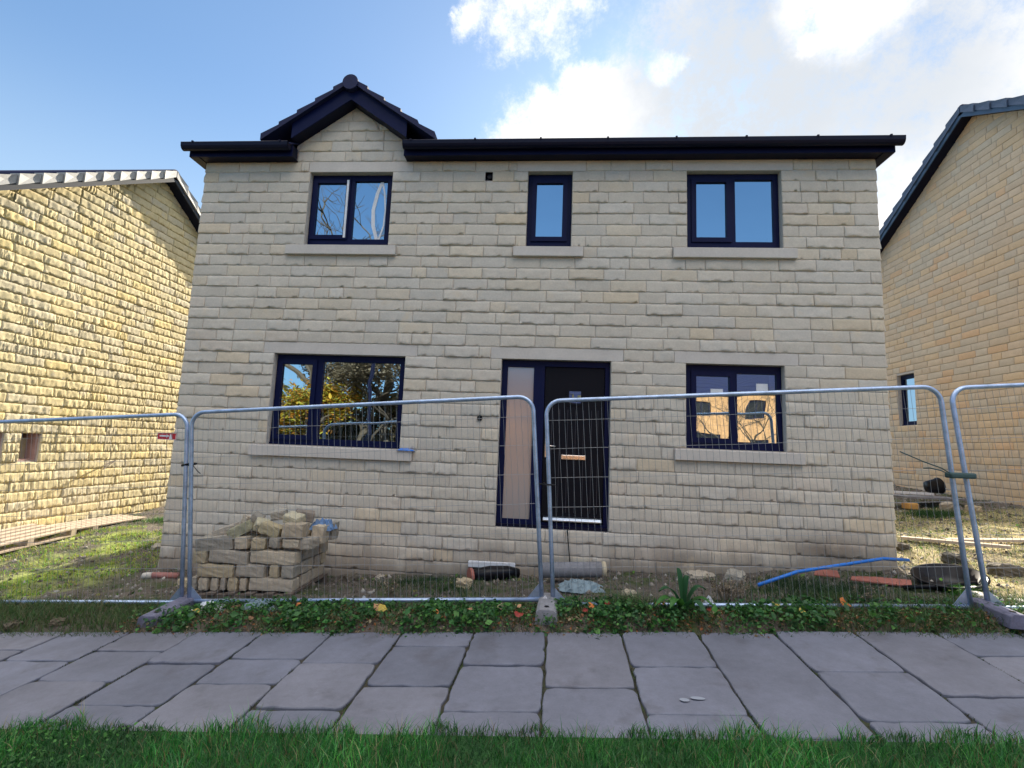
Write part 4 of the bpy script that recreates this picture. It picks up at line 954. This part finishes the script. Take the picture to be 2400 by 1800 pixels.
# planks and odds in the right gap
def plank(p, q, w, h, m, label, cat='plank', name='plank'):
    p = Vector(p); q = Vector(q); d = (q-p); L_ = d.length; rot = d.to_track_quat('X', 'Z').to_matrix().to_4x4(); Mx = Matrix.Translation(p) @ rot
    b = MB(); b.box(0, L_, -w/2, w/2, -h/2, h/2, Mx); return single(name, b, m, label, cat)
plank((5.35, .95, g_(5.35, .95)+.05), (6.2, .35, g_(6.2, .35)+.06), .12, .035, M['wood'], 'sunlit pale plank on the ground right of the house corner')
plank((5.9, .95, g_(5.9, .95)+.04), (7.6, .62, g_(7.6, .62)+.06), .14, .03, M['wood'], 'long sunlit plank further right in the weeds')
plank((6.9, 3.5, g_(6.9, 3.6)+.22), (8.2, 3.8, g_(8.2, 3.9)+.10), .5, .03, M['concrete'], 'grey board laid over the debris by the right house', 'board', 'board')
plank((6.8, 3.35, g_(6.9, 3.6)+.30), (7.65, 3.6, g_(7.6, 3.8)+.20), .10, .04, M['white'], 'white plank on top of the debris by the right house')
b = MB(); b.box(6.98, 7.16, 3.2, 3.4, g_(6.4, 3.4)+.05, g_(6.4, 3.4)+.16); single('insulation_block', b, M['insul'], 'orange block in the debris beside the right house', 'block', bevel=.02)
o = empty('black_bucket', (7.75, 3.8, g_(7.75, 3.9)+.16), 'black bucket tipped over on the debris by the right house', 'bucket')
b = MB(); b.lathe([(0, 0), (.11, 0), (.14, .20), (.15, .20), (.15, .215), (.13, .215), (.10, .02), (0, .02)], (7.70, 3.75, g_(7.7, 3.9)+.30), 20, Matrix.Rotation(R_(80), 3, 'Y')); obj('bucket_body', b, M['black'], o, smooth=True)
b = MB(); b.tube([(7.90, 3.6, g_(7.7, 3.9)+.30), (8.03, 3.55, g_(7.7, 3.9)+.24), (7.92, 3.85, g_(7.7, 3.9)+.17)], .006, 6); obj('bucket_handle', b, M['alu'], o)
for i, (x0, y0) in enumerate(((4.60, -1.30), (4.86, -1.36))):
    b = MB(); rock(b, x0, y0, g_(x0, y0)+.03, .20, .14, .05, (.1, .1, i), 200+i, .006, .02); b.c = [(.62, .58, .55)]*len(b.v); o = single('rubble_stone', b, M['rock'], 'white slab of stone at the right fence joint, %s one' % ('the left', 'the right')[i], 'stone'); o['group'] = 'loose stones on the plot'
# folded paper scraps
def scrap(x, y, z, s_, m, lab):
    b = MB(); b.add([(x-s_, y, z), (x, y-.01, z+s_*1.6), (x+.2*s_, y-.02, z), (x+s_, y+.01, z+s_*.3), (x+.5*s_, y+.01, z+1.2*s_)], [(0, 1, 2), (2, 3, 4), (1, 4, 2)]); single('litter', b, m, lab, 'litter')
scrap(2.12, -1.40, g_(2.12, -1.4)+.04, .05, M['white'], 'white folded paper scrap on the bottom rail right of the middle fence joint')
scrap(-1.18, -1.15, g_(-1.18, -1.15)+.02, .028, M['white'], 'tiny white scrap on the soil right of the stack')
# big white lichen spots on the path
b = MB()
for (x, y, rx, ry) in ((1.50, -2.95, .030, .022), (1.585, -2.93, .045, .020)):
    n = 14; b.add([(x+rx*math.cos(2*math.pi*k/n), y+ry*math.sin(2*math.pi*k/n), float(plane(x, y))+.0075) for k in range(n)], [tuple(range(n))])
single('bird_dropping', b, M['concrete2'], 'pair of pale oval spots on a flagstone right of centre', 'spot')

# ------------------------------------------------------------------ VEGETATION
def blades(name, pts, hts, w, cols, label, cat, lean=.45, segs=3, parent=None, m=None):
    n = len(pts); rg = RNG
    az = rg.random(n)*2*np.pi; ln = (rg.random(n)*.8+.2)*lean*hts; face = rg.random(n)*np.pi
    t = np.linspace(0, 1, segs+1); V = []
    dirx, diry = np.cos(az), np.sin(az); fx, fy = np.cos(face), np.sin(face)
    for k, tt in enumerate(t):
        cx = pts[:, 0]+dirx*ln*tt**2; cy = pts[:, 1]+diry*ln*tt**2; cz = pts[:, 2]+hts*(tt-.25*tt*tt*lean)
        ww = w*(1-tt**1.6)*.5+.0002
        V.append(np.stack([cx-fx*ww, cy-fy*ww, cz], -1)); V.append(np.stack([cx+fx*ww, cy+fy*ww, cz], -1))
    V = np.stack(V, 1); nv = V.shape[1]
    q = np.array([[2*k, 2*k+1, 2*k+3, 2*k+2] for k in range(segs)])
    Q = (np.arange(n)[:, None, None]*nv+q[None]).reshape(-1, 4)
    C = np.repeat(cols, nv, 0).reshape(n, nv, 3)
    o = npobj(name, V.reshape(-1, 3), Q, m or M['grass'], parent, C.reshape(-1, 3))
    if label: props(o, label, cat, kind='stuff')
    return o
def leaves(name, pts, size, cols, label=None, cat=None, up=.6, parent=None, kind='stuff', m=None):
    """folded leaf: 6 verts, 4 quads-as-tris -> two quads"""
    n = len(pts); rg = RNG
    nrm = rg.normal(size=(n, 3)); nrm[:, 2] = np.abs(nrm[:, 2])+up*2; nrm /= np.linalg.norm(nrm, axis=1)[:, None]
    a = np.cross(nrm, rg.normal(size=(n, 3))); a /= np.linalg.norm(a, axis=1)[:, None]; b = np.cross(nrm, a)
    s = size[:, None]
    P0 = pts-a*s*.5; P1 = pts+a*s*.5; L1 = pts-a*s*.12+b*s*.38+nrm*s*.12; L2 = pts-a*s*.12-b*s*.38+nrm*s*.12; N1 = pts+a*s*.25+b*s*.22+nrm*s*.08; N2 = pts+a*s*.25-b*s*.22+nrm*s*.08; mid = pts+a*s*.05
    V = np.stack([P0, L1, N1, P1, N2, L2, mid], 1)
    q = np.array([[0, 6, 1, 1], [0, 1, 6, 6]])
    tri = np.array([[0, 6, 1], [1, 6, 2], [2, 6, 3], [3, 6, 4], [4, 6, 5], [5, 6, 0]])
    Q = (np.arange(n)[:, None, None]*7+tri[None]).reshape(-1, 3)
    o = npobj(name, V.reshape(-1, 3), Q, m or M['leaf'], parent, np.repeat(cols, 7, 0))
    if label: props(o, label, cat, kind=kind)
    return o
def pal(n, cs, var=.2):
    cs = np.array(cs); c = cs[RNG.integers(0, len(cs), n)]; return c*(1+var*(RNG.random((n, 1))*2-1))
def scatter(n, x0, x1, y0, y1, dens=None):
    p = np.stack([RNG.uniform(x0, x1, n), RNG.uniform(y0, y1, n)], -1)
    if dens is not None: p = p[RNG.random(n) < dens(p[:, 0], p[:, 1])]
    return np.concatenate([p, gz(p[:, 0], p[:, 1])[:, None]], 1)
def nz2(x, y, s=1, ph=0): return .5+.25*(np.sin(x*3.1*s+ph)*np.sin(y*2.7*s+1.3*ph)+np.sin(x*7.7*s-y*3.3*s+ph*2))+.12*np.sin(x*17*s+y*13*s+ph)
# lawn in front
edge = lambda x: -3.30+.035*np.sin(x*5.2)+.03*np.sin(x*11+1)+.02*np.sin(x*23)
p = scatter(105000, -5.4, 5.2, -4.55, -3.2, lambda x, y: (y < edge(x))*(.55+.45*(y > -4.2)))
p[:, 2] = plane(p[:, 0], p[:, 1])+.005
k = nz2(p[:, 0], p[:, 1], .8)
c = pal(len(p), [(.025, .17, .022)]*3+[(.045, .24, .04)]*3+[(.015, .10, .016)]*3+[(.09, .30, .05)]*2+[(.10, .24, .09)]*2+[(.025, .14, .035)]*3+[(.26, .24, .12), (.17, .13, .06)], .38)*(.45+1.0*k[:, None])
blades('grass', p, .03+.085*RNG.random(len(p))**1.5*(.35+k*1.2), .0044, c, 'green lawn grass along the front edge of the path', 'grass', lean=.8)
# grass behind the camera side, sparse
p = scatter(26000, -7, 7, -8.5, -4.5); p[:, 2] = plane(p[:, 0], p[:, 1])+.005
blades('grass', p, .05+.05*RNG.random(len(p)), .009, pal(len(p), [(.03, .11, .015), (.045, .15, .02)], .3), 'green lawn grass around the camera', 'grass', lean=.7, segs=2)
# clover-like leaves in the left of the lawn
p = scatter(5200, -5.0, -1.0, -4.2, -3.3, lambda x, y: (y < edge(x))*np.clip((-1.2-x)/1.5, 0, 1)); p[:, 2] = plane(p[:, 0], p[:, 1])+.02+.03*RNG.random(len(p))
leaves('clover', p, .014+.014*RNG.random(len(p)), pal(len(p), [(.04, .15, .02), (.06, .20, .03)], .3), 'low round-leaved clover in the left part of the lawn', 'clover')
# ivy verge between fence and path
vedge = lambda x: -2.03+.035*np.sin(x*4.3+.5)+.03*np.sin(x*9.1+2)+.02*np.sin(x*21)
def ivd(x, y): return (y > vedge(x))*(y < -1.42)*np.clip((x+3.1)/.5, 0, 1)*np.clip((4.2-x)/.9, .12, 1)*np.clip(nz2(x, y, 1.5, 2)*2.4-.55, .14, 1)
p = scatter(26000, -3.2, 4.6, -2.16, -1.36, ivd); p[:, 2] += .015+.085*RNG.random(len(p))*np.clip((p[:, 1]+2.02)/.15, .25, 1)
c = pal(len(p), [(.03, .12, .025), (.04, .15, .03), (.025, .09, .022), (.08, .22, .04), (.035, .12, .04)], .35)
leaves('ivy', p, .020+.022*RNG.random(len(p))+.035*(RNG.random(len(p)) > .93), c, 'low dark green ivy covering the strip between path and fence', 'ivy', up=.35)
p = scatter(7000, -3.1, 4.4, -2.06, -1.42, lambda x, y: np.clip(1.2-ivd(x, y), .3, 1)*(y > vedge(x))); p[:, 2] += .005+.04*RNG.random(len(p))
leaves('leaf_litter', p, .018+.018*RNG.random(len(p)), pal(len(p), [(.16, .09, .04), (.22, .15, .08), (.10, .06, .03), (.30, .24, .14), (.28, .10, .03)], .3), 'small brown leaf litter mixed into the ivy strip', 'leaf litter')
# verge grass: left end, right end, tufts
def vgd(x, y): return (y > vedge(x)-.03)*(np.clip((-2.6-x)/.8, 0, 1)*np.clip(nz2(x, y, 1.1, 5)*1.5-.25, 0, 1)+.35*(x < -3.0)+np.clip((x-2.7)/.9, 0, 1)+.30*(nz2(x, y, 2.2, 6) > .45)+.14)
p = scatter(46000, -6.2, 6.6, -2.05, -1.25, vgd)
c = pal(len(p), [(.035, .10, .02), (.05, .13, .03), (.09, .12, .035), (.13, .12, .06)], .3)
blades('verge_grass', p, .04+.10*RNG.random(len(p)), .005, c, 'rough tufted grass at both ends of the strip under the fence', 'grass', lean=.9)
# plot grass and weeds
def plg(x, y):
    t = nz2(x, y, .9, 1.7)
    return np.clip(t*2.0-.75, 0, 1)*(y < 5.5)
def inhouse(x, y): return (x > XL-.05)*(x < XR+.05)*(y > -.03)
p = scatter(60000, -7.4, 8.9, -1.4, 5.5, lambda x, y: plg(x, y)*(1-inhouse(x, y)))
c = pal(len(p), [(.05, .12, .025), (.08, .15, .03), (.035, .08, .02), (.16, .15, .06)], .3)
blades('plot_weeds', p, .02+.07*RNG.random(len(p))**2, .006, c, 'thin weedy grass growing on the bare building plot', 'weeds', lean=1.0)
p = scatter(9000, -7.4, 8.9, -1.4, 4.5, lambda x, y: np.clip(nz2(x, y, 1.3, 4.2)*2-1.05, 0, 1)*(1-inhouse(x, y)))
p[:, 2] += .01+.04*RNG.random(len(p))
leaves('plot_leaves', p, .02+.03*RNG.random(len(p)), pal(len(p), [(.06, .17, .02), (.10, .22, .03), (.04, .10, .02), (.2, .2, .05)], .3), 'patches of broad-leaved weeds on the building plot', 'weeds')
# bank of dry grass on the right, dry straw
p = scatter(24000, 4.7, 8.9, -1.5, 3.2); c = pal(len(p), [(.55, .47, .22), (.48, .44, .18), (.26, .36, .08), (.60, .50, .30)], .3)
blades('dry_grass', p, .015+.04*RNG.random(len(p)), .008, c, 'flattened straw and dry grass on the sunlit ground right of the house', 'dry grass', lean=2.4)
p = scatter(15000, -7.2, -4.4, -1.1, 2.0, lambda x, y: nz2(x, y, 1.2, 3) > .50); c = pal(len(p), [(.32, .42, .05), (.16, .40, .04), (.42, .38, .10)], .3)
blades('dry_grass', p, .02+.05*RNG.random(len(p)), .007, c, 'straggling grass on the sunlit ground left of the house', 'dry grass', lean=1.4)
# soil crumbs
def crumbs(n, x0, x1, y0, y1, label):
    p = scatter(n, x0, x1, y0, y1, lambda x, y: 1-inhouse(x, y)); n = len(p); s = .006+.022*RNG.random(n)**3
    base = np.array([(1, 0, 0), (-1, 0, 0), (0, 1, 0), (0, -1, 0), (0, 0, 1), (0, 0, -1)])*1.0
    V = p[:, None, :]+base[None]*s[:, None, None]*(1+.6*RNG.random((n, 6, 1)))+RNG.normal(size=(n, 6, 3))*s[:, None, None]*.25
    tri = np.array([[0, 2, 4], [2, 1, 4], [1, 3, 4], [3, 0, 4], [2, 0, 5], [1, 2, 5], [3, 1, 5], [0, 3, 5]])
    Q = (np.arange(n)[:, None, None]*6+tri[None]).reshape(-1, 3)
    c = pal(n, [(.11, .09, .07), (.16, .135, .11), (.08, .065, .05), (.24, .21, .18), (.3, .28, .25)], .2)
    o = npobj('soil_crumbs', V.reshape(-1, 3), Q, M['rock'], None, np.repeat(c, 6, 0)); props(o, label, 'rubble', kind='stuff')
crumbs(6000, -7.3, 9, -1.45, 1.5, 'small crumbs of soil and stone scattered over the plot')
crumbs(3000, 4.7, 9, 1.5, 7, 'small crumbs of soil and stone in the gap on the right')
# moss and soil in the path joints
def jointmoss():
    P_ = []
    for k in range(-8, 14):
        for _ in range(240):
            y = random.uniform(-3.35, -1.95); x = -2.34166+.6*k+.0219*(y+2)+random.gauss(0, .004)
            if nz2(np.array(x*3), np.array(y*2), 1.0, k) > .55: P_.append((x, y, float(plane(x, y))-.012))
    p = np.array(P_); blades('joint_moss', p, .010+.018*RNG.random(len(p)), .004, pal(len(p), [(.035, .055, .015), (.05, .07, .02), (.05, .04, .02)], .3), 'moss and tiny grass in the joints between flagstones', 'moss', lean=.8, segs=2)
jointmoss()
# fallen leaves big enough to count
FL = 'fallen autumn leaves on the ivy'
MFL = {'orange': (.50, .15, .03), 'yellow': (.46, .34, .06), 'red': (.26, .025, .015), 'buff': (.36, .28, .18), 'peach': (.48, .25, .13), 'brown': (.16, .08, .03)}
mats = {k: mat('fallen_leaf_'+k, v, .6, noise=(60, .2)) for k, v in MFL.items()}
spots = [(-.86, -1.66, .055, 'peach', 'left of centre below the bottom rail, the biggest pair', 1), (-.80, -1.72, .05, 'yellow', 'tucked under the big peach leaf left of centre', 1), (-1.62, -1.62, .035, 'orange', 'alone in the ivy right of the stack', 0), (-.30, -1.80, .035, 'orange', 'near the path edge left of the middle fence joint', 0), (-.02, -1.70, .03, 'peach', 'midway between the big peach leaf and the fence joint', 0), (.24, -1.62, .04, 'buff', 'just left of the middle fence joint', 1), (.40, -1.60, .035, 'peach', 'right against the middle fence foot on its left', 0), (.42, -1.84, .05, 'red', 'long and curled, below the middle fence joint', 0), (1.05, -1.68, .045, 'orange', 'right of the middle fence foot', 1), (1.20, -1.60, .045, 'red', 'upright under the rail right of the middle joint', 0), (.98, -1.78, .03, 'red', 'small, right of the middle joint near the path', 0), (1.62, -1.58, .032, 'orange', 'round, first of a pair beside the dock plant', 0), (1.67, -1.575, .034, 'orange', 'round, second of a pair beside the dock plant', 0), (2.62, -1.62, .04, 'yellow', 'in the ivy right of the dock plant', 0), (2.75, -1.80, .035, 'yellow', 'near the path edge right of the dock plant', 0), (3.20, -1.60, .055, 'orange', 'large, under the rail left of the right fence joint', 1), (-2.52, -1.74, .04, 'yellow', 'at the path edge below the stack', 0), (2.02, -1.74, .03, 'red', 'dark, in the ivy right of the dock plant', 0), (1.07, -3.66, .026, 'buff', 'standing in the lawn near the bottom centre', 0), (-1.9, -1.9, .03, 'brown', 'on the path edge below the stack', 0)]
for i, (x, y, s_, cn, lab, lob) in enumerate(spots):
    rg = random.Random(i+5); b = MB(); n = 12 if not lob else 15; z0 = (g_(x, y)+.075 if y > -2.1 else float(plane(x, y))+.05)
    tl = Matrix.Rotation(rg.uniform(.15, .75), 3, 'X') @ Matrix.Rotation(rg.uniform(-.5, .5), 3, 'Y'); az = rg.uniform(-.5, .5); Rz = Matrix.Rotation(az, 3, 'Z')
    vs = [Vector((0, 0, 0))]
    for k in range(n):
        a = 2*math.pi*k/n; r = s_*(.62+.38*abs(math.cos(2.5*a)) if lob else .75+.15*math.cos(2*a)); vs.append(Vector((r*math.cos(a), r*math.sin(a), .25*s_*math.cos(2*a+i))))
    vs = [Rz @ (tl @ v)*.92+Vector((x, y, z0+s_*.1)) for v in vs]
    b.add(vs, [(0, k+1, (k+1) % n+1) for k in range(n)]); o = single('fallen_leaf', b, mats[cn], '%s fallen leaf %s' % (cn, lab), 'leaf'); o['group'] = FL
# dock plant, dead weed stalks
def dock(x, y, label):
    o = empty('dock_plant', (x, y, g_(x, y)), label, 'plant'); z = g_(x, y)
    L_ = [((-.22, -.05, .16), .09), ((.24, -.10, .06), .085), ((.20, .02, .18), .08), ((-.16, -.20, .06), .08), ((.12, -.26, .05), .075), ((-.04, .05, .34), .07), ((-.28, -.16, .06), .08), ((.05, .04, .28), .06)]
    for i, (tip, w) in enumerate(L_):
        b = MB(); g1 = (.05, .17, .03) if i in (3, 6, 1) else (.025, .10, .035); b.col = g1; n = 7; tp = Vector(tip); side = tp.cross(Vector((0, 0, 1)))
        if side.length < .01: side = Vector((1, 0, 0))
        side.normalize(); vs = []
        for k in range(n+1):
            t = k/n; c_ = Vector((x, y, z+.03))+tp*t+Vector((0, 0, .10*math.sin(math.pi*t))); ww = w*.5*math.sin(math.pi*min(1, .12+.88*t))**.7
            vs += [c_-side*ww+Vector((0, 0, .012)), c_, c_+side*ww+Vector((0, 0, .012))]
        fs = []
        for k in range(n): a = 3*k; fs += [(a, a+1, a+4, a+3), (a+1, a+2, a+5, a+4)]
        b.add(vs, fs); obj('dock_leaf', b, M['leaf'], o, smooth=True)
dock(1.83, -1.66, 'large-leaved dock plant growing by the bottom rail right of the middle fence joint')
def stalks(x, y, n, h, label, col=(.20, .15, .10), spread=.12, heads=True):
    o = empty('dead_weed', (x, y, g_(x, y)), label, 'weed'); o['group'] = 'dead weed stalks along the fence'
    b = MB(); b.col = col; pts_ = []
    for i in range(n):
        dx, dy = random.gauss(0, spread), random.gauss(0, spread*.6); hh = h*random.uniform(.55, 1); x0, y0 = x+dx*.3, y+dy*.3; z = g_(x, y)
        b.tube([(x0, y0, z), (x0+dx*.4, y0+dy*.4, z+hh*.6), (x0+dx, y0+dy, z+hh)], [.0035, .003, .0015], 4)
        for _ in range(26 if heads else 4): t = random.uniform(.45, 1); pts_.append((x0+dx*t+random.gauss(0, .012), y0+dy*t+random.gauss(0, .012), z+hh*t))
    obj('stalk', b, M['rock'], o)
    p = np.array(pts_); leaves('seed_head', p, .010+.014*RNG.random(len(p)), pal(len(p), [tuple(c*.9 for c in col), (.30, .24, .16), (.12, .09, .06)], .2), parent=o, kind=None)
stalks(-.85+.0, -1.30, 7, .30, 'dry reddish weed behind the rail between stack and middle fence joint', (.16, .12, .09), .05)
stalks(2.34, -1.22, 22, .24, 'clump of dry brown weed behind the rail right of the dock plant', (.20, .16, .11), .10)
stalks(-4.15, -1.22, 6, .42, 'tall thin dry grass stems in front of the left fence panel', (.24, .22, .12), .07, False)
stalks(-3.62, -1.55, 4, .36, 'few thin dry stems near the left rubber foot', (.24, .22, .12), .05, False)
stalks(3.45, -1.52, 7, .22, 'dry twiggy weed crossing the bottom rail near the right fence joint', (.10, .09, .07), .05)
# grass tuft crossing the rail and others
def tuft(x, y, n, h, label, cs, sp=.10):
    p = np.stack([RNG.normal(x, sp, n), RNG.normal(y, sp*.6, n)], -1); p = np.concatenate([p, gz(p[:, 0], p[:, 1])[:, None]], 1)
    o = blades('grass_tuft', p, h*(.4+.6*RNG.random(n)), .0055, pal(n, cs, .3), None, None, lean=.9); props(o, label, 'grass tuft', 'grass tufts along the fence')
tuft(1.40, -1.55, 520, .24, 'tall grass tuft over the bottom rail left of the dock plant', [(.04, .11, .03), (.07, .15, .04), (.16, .17, .09)])
tuft(-.30, -.95, 500, .10, 'low grass tuft behind the rail left of the middle fence joint', [(.03, .08, .02), (.05, .11, .03)], .2)
tuft(3.3, -1.05, 2200, .13, 'dense dark grass between the rail and the black tub', [(.02, .06, .02), (.035, .08, .025)], .34)
tuft(-.75, -.62, 900, .10, 'dark grass at the wall foot right of the stack', [(.02, .06, .02), (.03, .08, .02)], .3)
tuft(4.52, -1.12, 260, .13, 'bright sunlit tuft just left of the right fence joint', [(.06, .20, .02), (.09, .25, .03)], .07)
tuft(7.0, 2.72, 1400, .14, 'mossy green mound in front of the debris on the right', [(.02, .07, .015), (.03, .10, .02)], .2)
tuft(-5.3, 1.75, 500, .12, 'bright green clump near the far end of the left gap', [(.05, .16, .02), (.08, .2, .03)], .16)
tuft(-6.3, 2.6, 700, .12, 'bright green clump at the end of the pallets', [(.05, .16, .02), (.08, .2, .03)], .2)
tuft(-4.95, .9, 260, .10, 'small bright clump by the left corner of the house', [(.06, .18, .02), (.10, .22, .03)], .1)

# ------------------------------------------------------------------ BEHIND THE CAMERA (seen in the glass)
def opposite(x, y, w, d, he, label):
    z = float(plane(x, -12))-.2; o = empty('opposite_house', (x, y, z), label, 'house')
    b = MB(); ops = [(x-w/2+3.1, x-w/2+4.5, z+1.3, z+2.5), (x-.6, x+.5, z+.2, z+2.3), (x+w/2-3, x+w/2-1.2, z+1.1, z+2.3), (x-w/2+3.1, x-w/2+4.2, z+3.5, z+4.5), (x-w/2+6.3, x-w/2+7.2, z+3.5, z+4.5), (x+w/2-2.8, x+w/2-1.6, z+3.5, z+4.5)]
    slab(b, x-w/2, x+w/2, z, z+he, ops, 0, -.3, lambda u, dd, zz: (u, y+dd, zz)); b.box(x-w/2, x-w/2+.3, y-d, y-.301, z, z+he); b.box(x+w/2-.3, x+w/2, y-d, y-.301, z, z+he)
    b.prism([(y, z+he), (y-d, z+he), (y-d/2, z+he+d*.28)], 'x', x-w/2, x-w/2+.3); b.prism([(y, z+he), (y-d, z+he), (y-d/2, z+he+d*.28)], 'x', x+w/2-.3, x+w/2)
    obj('wall', b, M['render'], o)
    b = MB(); tiled(b, x-w/2-.2, x+w/2+.2, y+.35, z+he-.1, y-d/2, z+he+d*.29, 14); tiled(b, x-w/2-.2, x+w/2+.2, y-d-.35, z+he-.1, y-d/2, z+he+d*.29, 14); obj('roof', b, M['tile'], o)
    for (a, c, e, g) in ops:
        b = MB(); slab(b, a, c, e, g, [(a+.07, (a+c)/2-.03, e+.07, g-.07), ((a+c)/2+.03, c-.07, e+.07, g-.07)], -.10, -.16, lambda u, dd, zz: (u, y+dd, zz)); fr = obj('window', b, M['navy'], o)
        p = MB(); p.add([(a+.05, y-.13, e+.05), (c-.05, y-.13, e+.05), (c-.05, y-.13, g-.05), (a+.05, y-.13, g-.05)], [(3, 2, 1, 0)]); obj('pane', p, M['black'], fr)
opposite(.8, -25, 9.5, 8, 5.0, 'sunlit orange stone house straight across the road, seen only in the door glass')
opposite(13.0, -24, 14, 8, 5.1, 'sunlit orange stone house across the road, seen only reflected in the right-hand window')
def tree(x, y, h, label, seed, leafy=None, trunk_r=.22, nleaf=0, depth=5, cat='tree', spread=.55):
    rg = random.Random(seed); z0 = float(plane(x, -12))-.3; o = empty('bare_tree' if not leafy else 'autumn_tree', (x, y, z0), label, cat)
    b = MB(); tips = []
    def br(p, d, l, r, k):
        n = 3; pts = [p]; q = p
        for i in range(n):
            d = (d+Vector([rg.uniform(-.16, .16) for _ in range(3)])+Vector((0, 0, .03))).normalized(); q = q+d*l/n; pts.append(q)
        b.tube(pts, [r*(1-.4*i/n) for i in range(n+1)], 6 if k > 2 else 4, cap=False)
        if k <= 2: tips.extend(pts[1:])
        if k == 0: return
        for j in range(3 if k > 1 else 4):
            az = rg.uniform(0, 2*math.pi); s_ = Vector((math.cos(az), math.sin(az), rg.uniform(-.1, .5)))
            nd = (d*(1-spread)+s_*spread).normalized(); br(pts[rg.choice((2, 3))], nd, l*rg.uniform(.62, .82), r*.58, k-1)
    br(Vector((x, y, z0)), Vector((0, 0, 1)), h*.32, trunk_r, depth)
    obj('trunk', b, M['bark'], o)
    if leafy:
        t = np.array([tuple(v) for v in tips]); idx = RNG.integers(0, len(t), nleaf); p = t[idx]+RNG.normal(size=(nleaf, 3))*.28
        leaves('crown', p, .12+.12*RNG.random(nleaf), pal(nleaf, leafy, .3), parent=o, kind=None)
tree(9.6, -17.5, 6.5, 'small bare garden tree in front of the opposite house', 12, trunk_r=.09, depth=5)
tree(-11.8, -21, 19, 'tall bare tree across the road, reflected in the upper window under the gable', 3, trunk_r=.30, depth=6)
tree(-9.0, -23, 17, 'second bare tree across the road, reflected right of the first', 4, trunk_r=.26, depth=6)
tree(-12.5, -19, 8, 'yellow autumn tree across the road, reflected in the wide window', 5, [(.55, .35, .04), (.48, .42, .06), (.30, .30, .05), (.55, .22, .03)], depth=4, nleaf=9000)
tree(-8.5, -27, 8, 'brown leafed tree further across the road', 6, [(.16, .11, .05), (.20, .15, .07), (.12, .12, .05)], depth=4, nleaf=9000)
tree(-10.5, -23, 11, 'bare brown tree among the trees across the road', 8, [(.20, .16, .11), (.26, .20, .13)], depth=5, nleaf=9000)
tree(14, -34, 12, 'orange leafed tree behind the opposite house', 7, [(.40, .20, .05), (.34, .24, .09), (.22, .14, .06)], depth=4, nleaf=9000)
def hedge(x0, x1, y, h, label):
    n = 60000; z = float(plane(0, -12)); p = np.stack([RNG.uniform(x0, x1, n), y+RNG.normal(0, .45, n), z-.6+RNG.random(n)*h*(.75+.25*np.sin(RNG.uniform(x0, x1, n)))], -1)
    o = empty('hedge', ((x0+x1)/2, y, z-.7), label, 'hedge'); leaves('crown', p, .16+.16*RNG.random(n), pal(n, [(.10, .09, .045), (.17, .13, .075), (.24, .18, .11)], .3), parent=o, kind=None, up=0)
    b = MB()
    for k in range(int((x1-x0)/1.2)): x = x0+k*1.2; b.tube([(x, y, z-.8), (x+.2, y, z+h*.6)], [.06, .03], 5)
    obj('stem', b, M['bark'], o)
hedge(-26, 3, -25.5, 6.0, 'brownish hedge across the road, reflected in the lower left window')
o = empty('street_lamp', (-4.88, -8.4, GZ(-4.88, -8.4)), 'tall dark street lamp on the grass behind the camera, reflected in the wide window', 'street lamp')
b = MB(); z = GZ(-4.88, -8.4); b.tube([(-4.88, -8.4, z), (-4.88, -8.4, z+1.1), (-4.88, -8.4, z+1.12), (-4.88, -8.4, z+5.6)], [.085, .085, .062, .045], 12); obj('pole', b, M['gutter'], o, smooth=True)
b = MB(); b.tube([(-4.88, -8.4, z+5.55), (-4.88, -8.75, z+5.8), (-4.88, -9.3, z+5.85)], .03, 8); b.box(-4.98, -4.78, -9.85, -9.25, z+5.79, z+5.88); obj('lantern', b, M['concrete'], o)
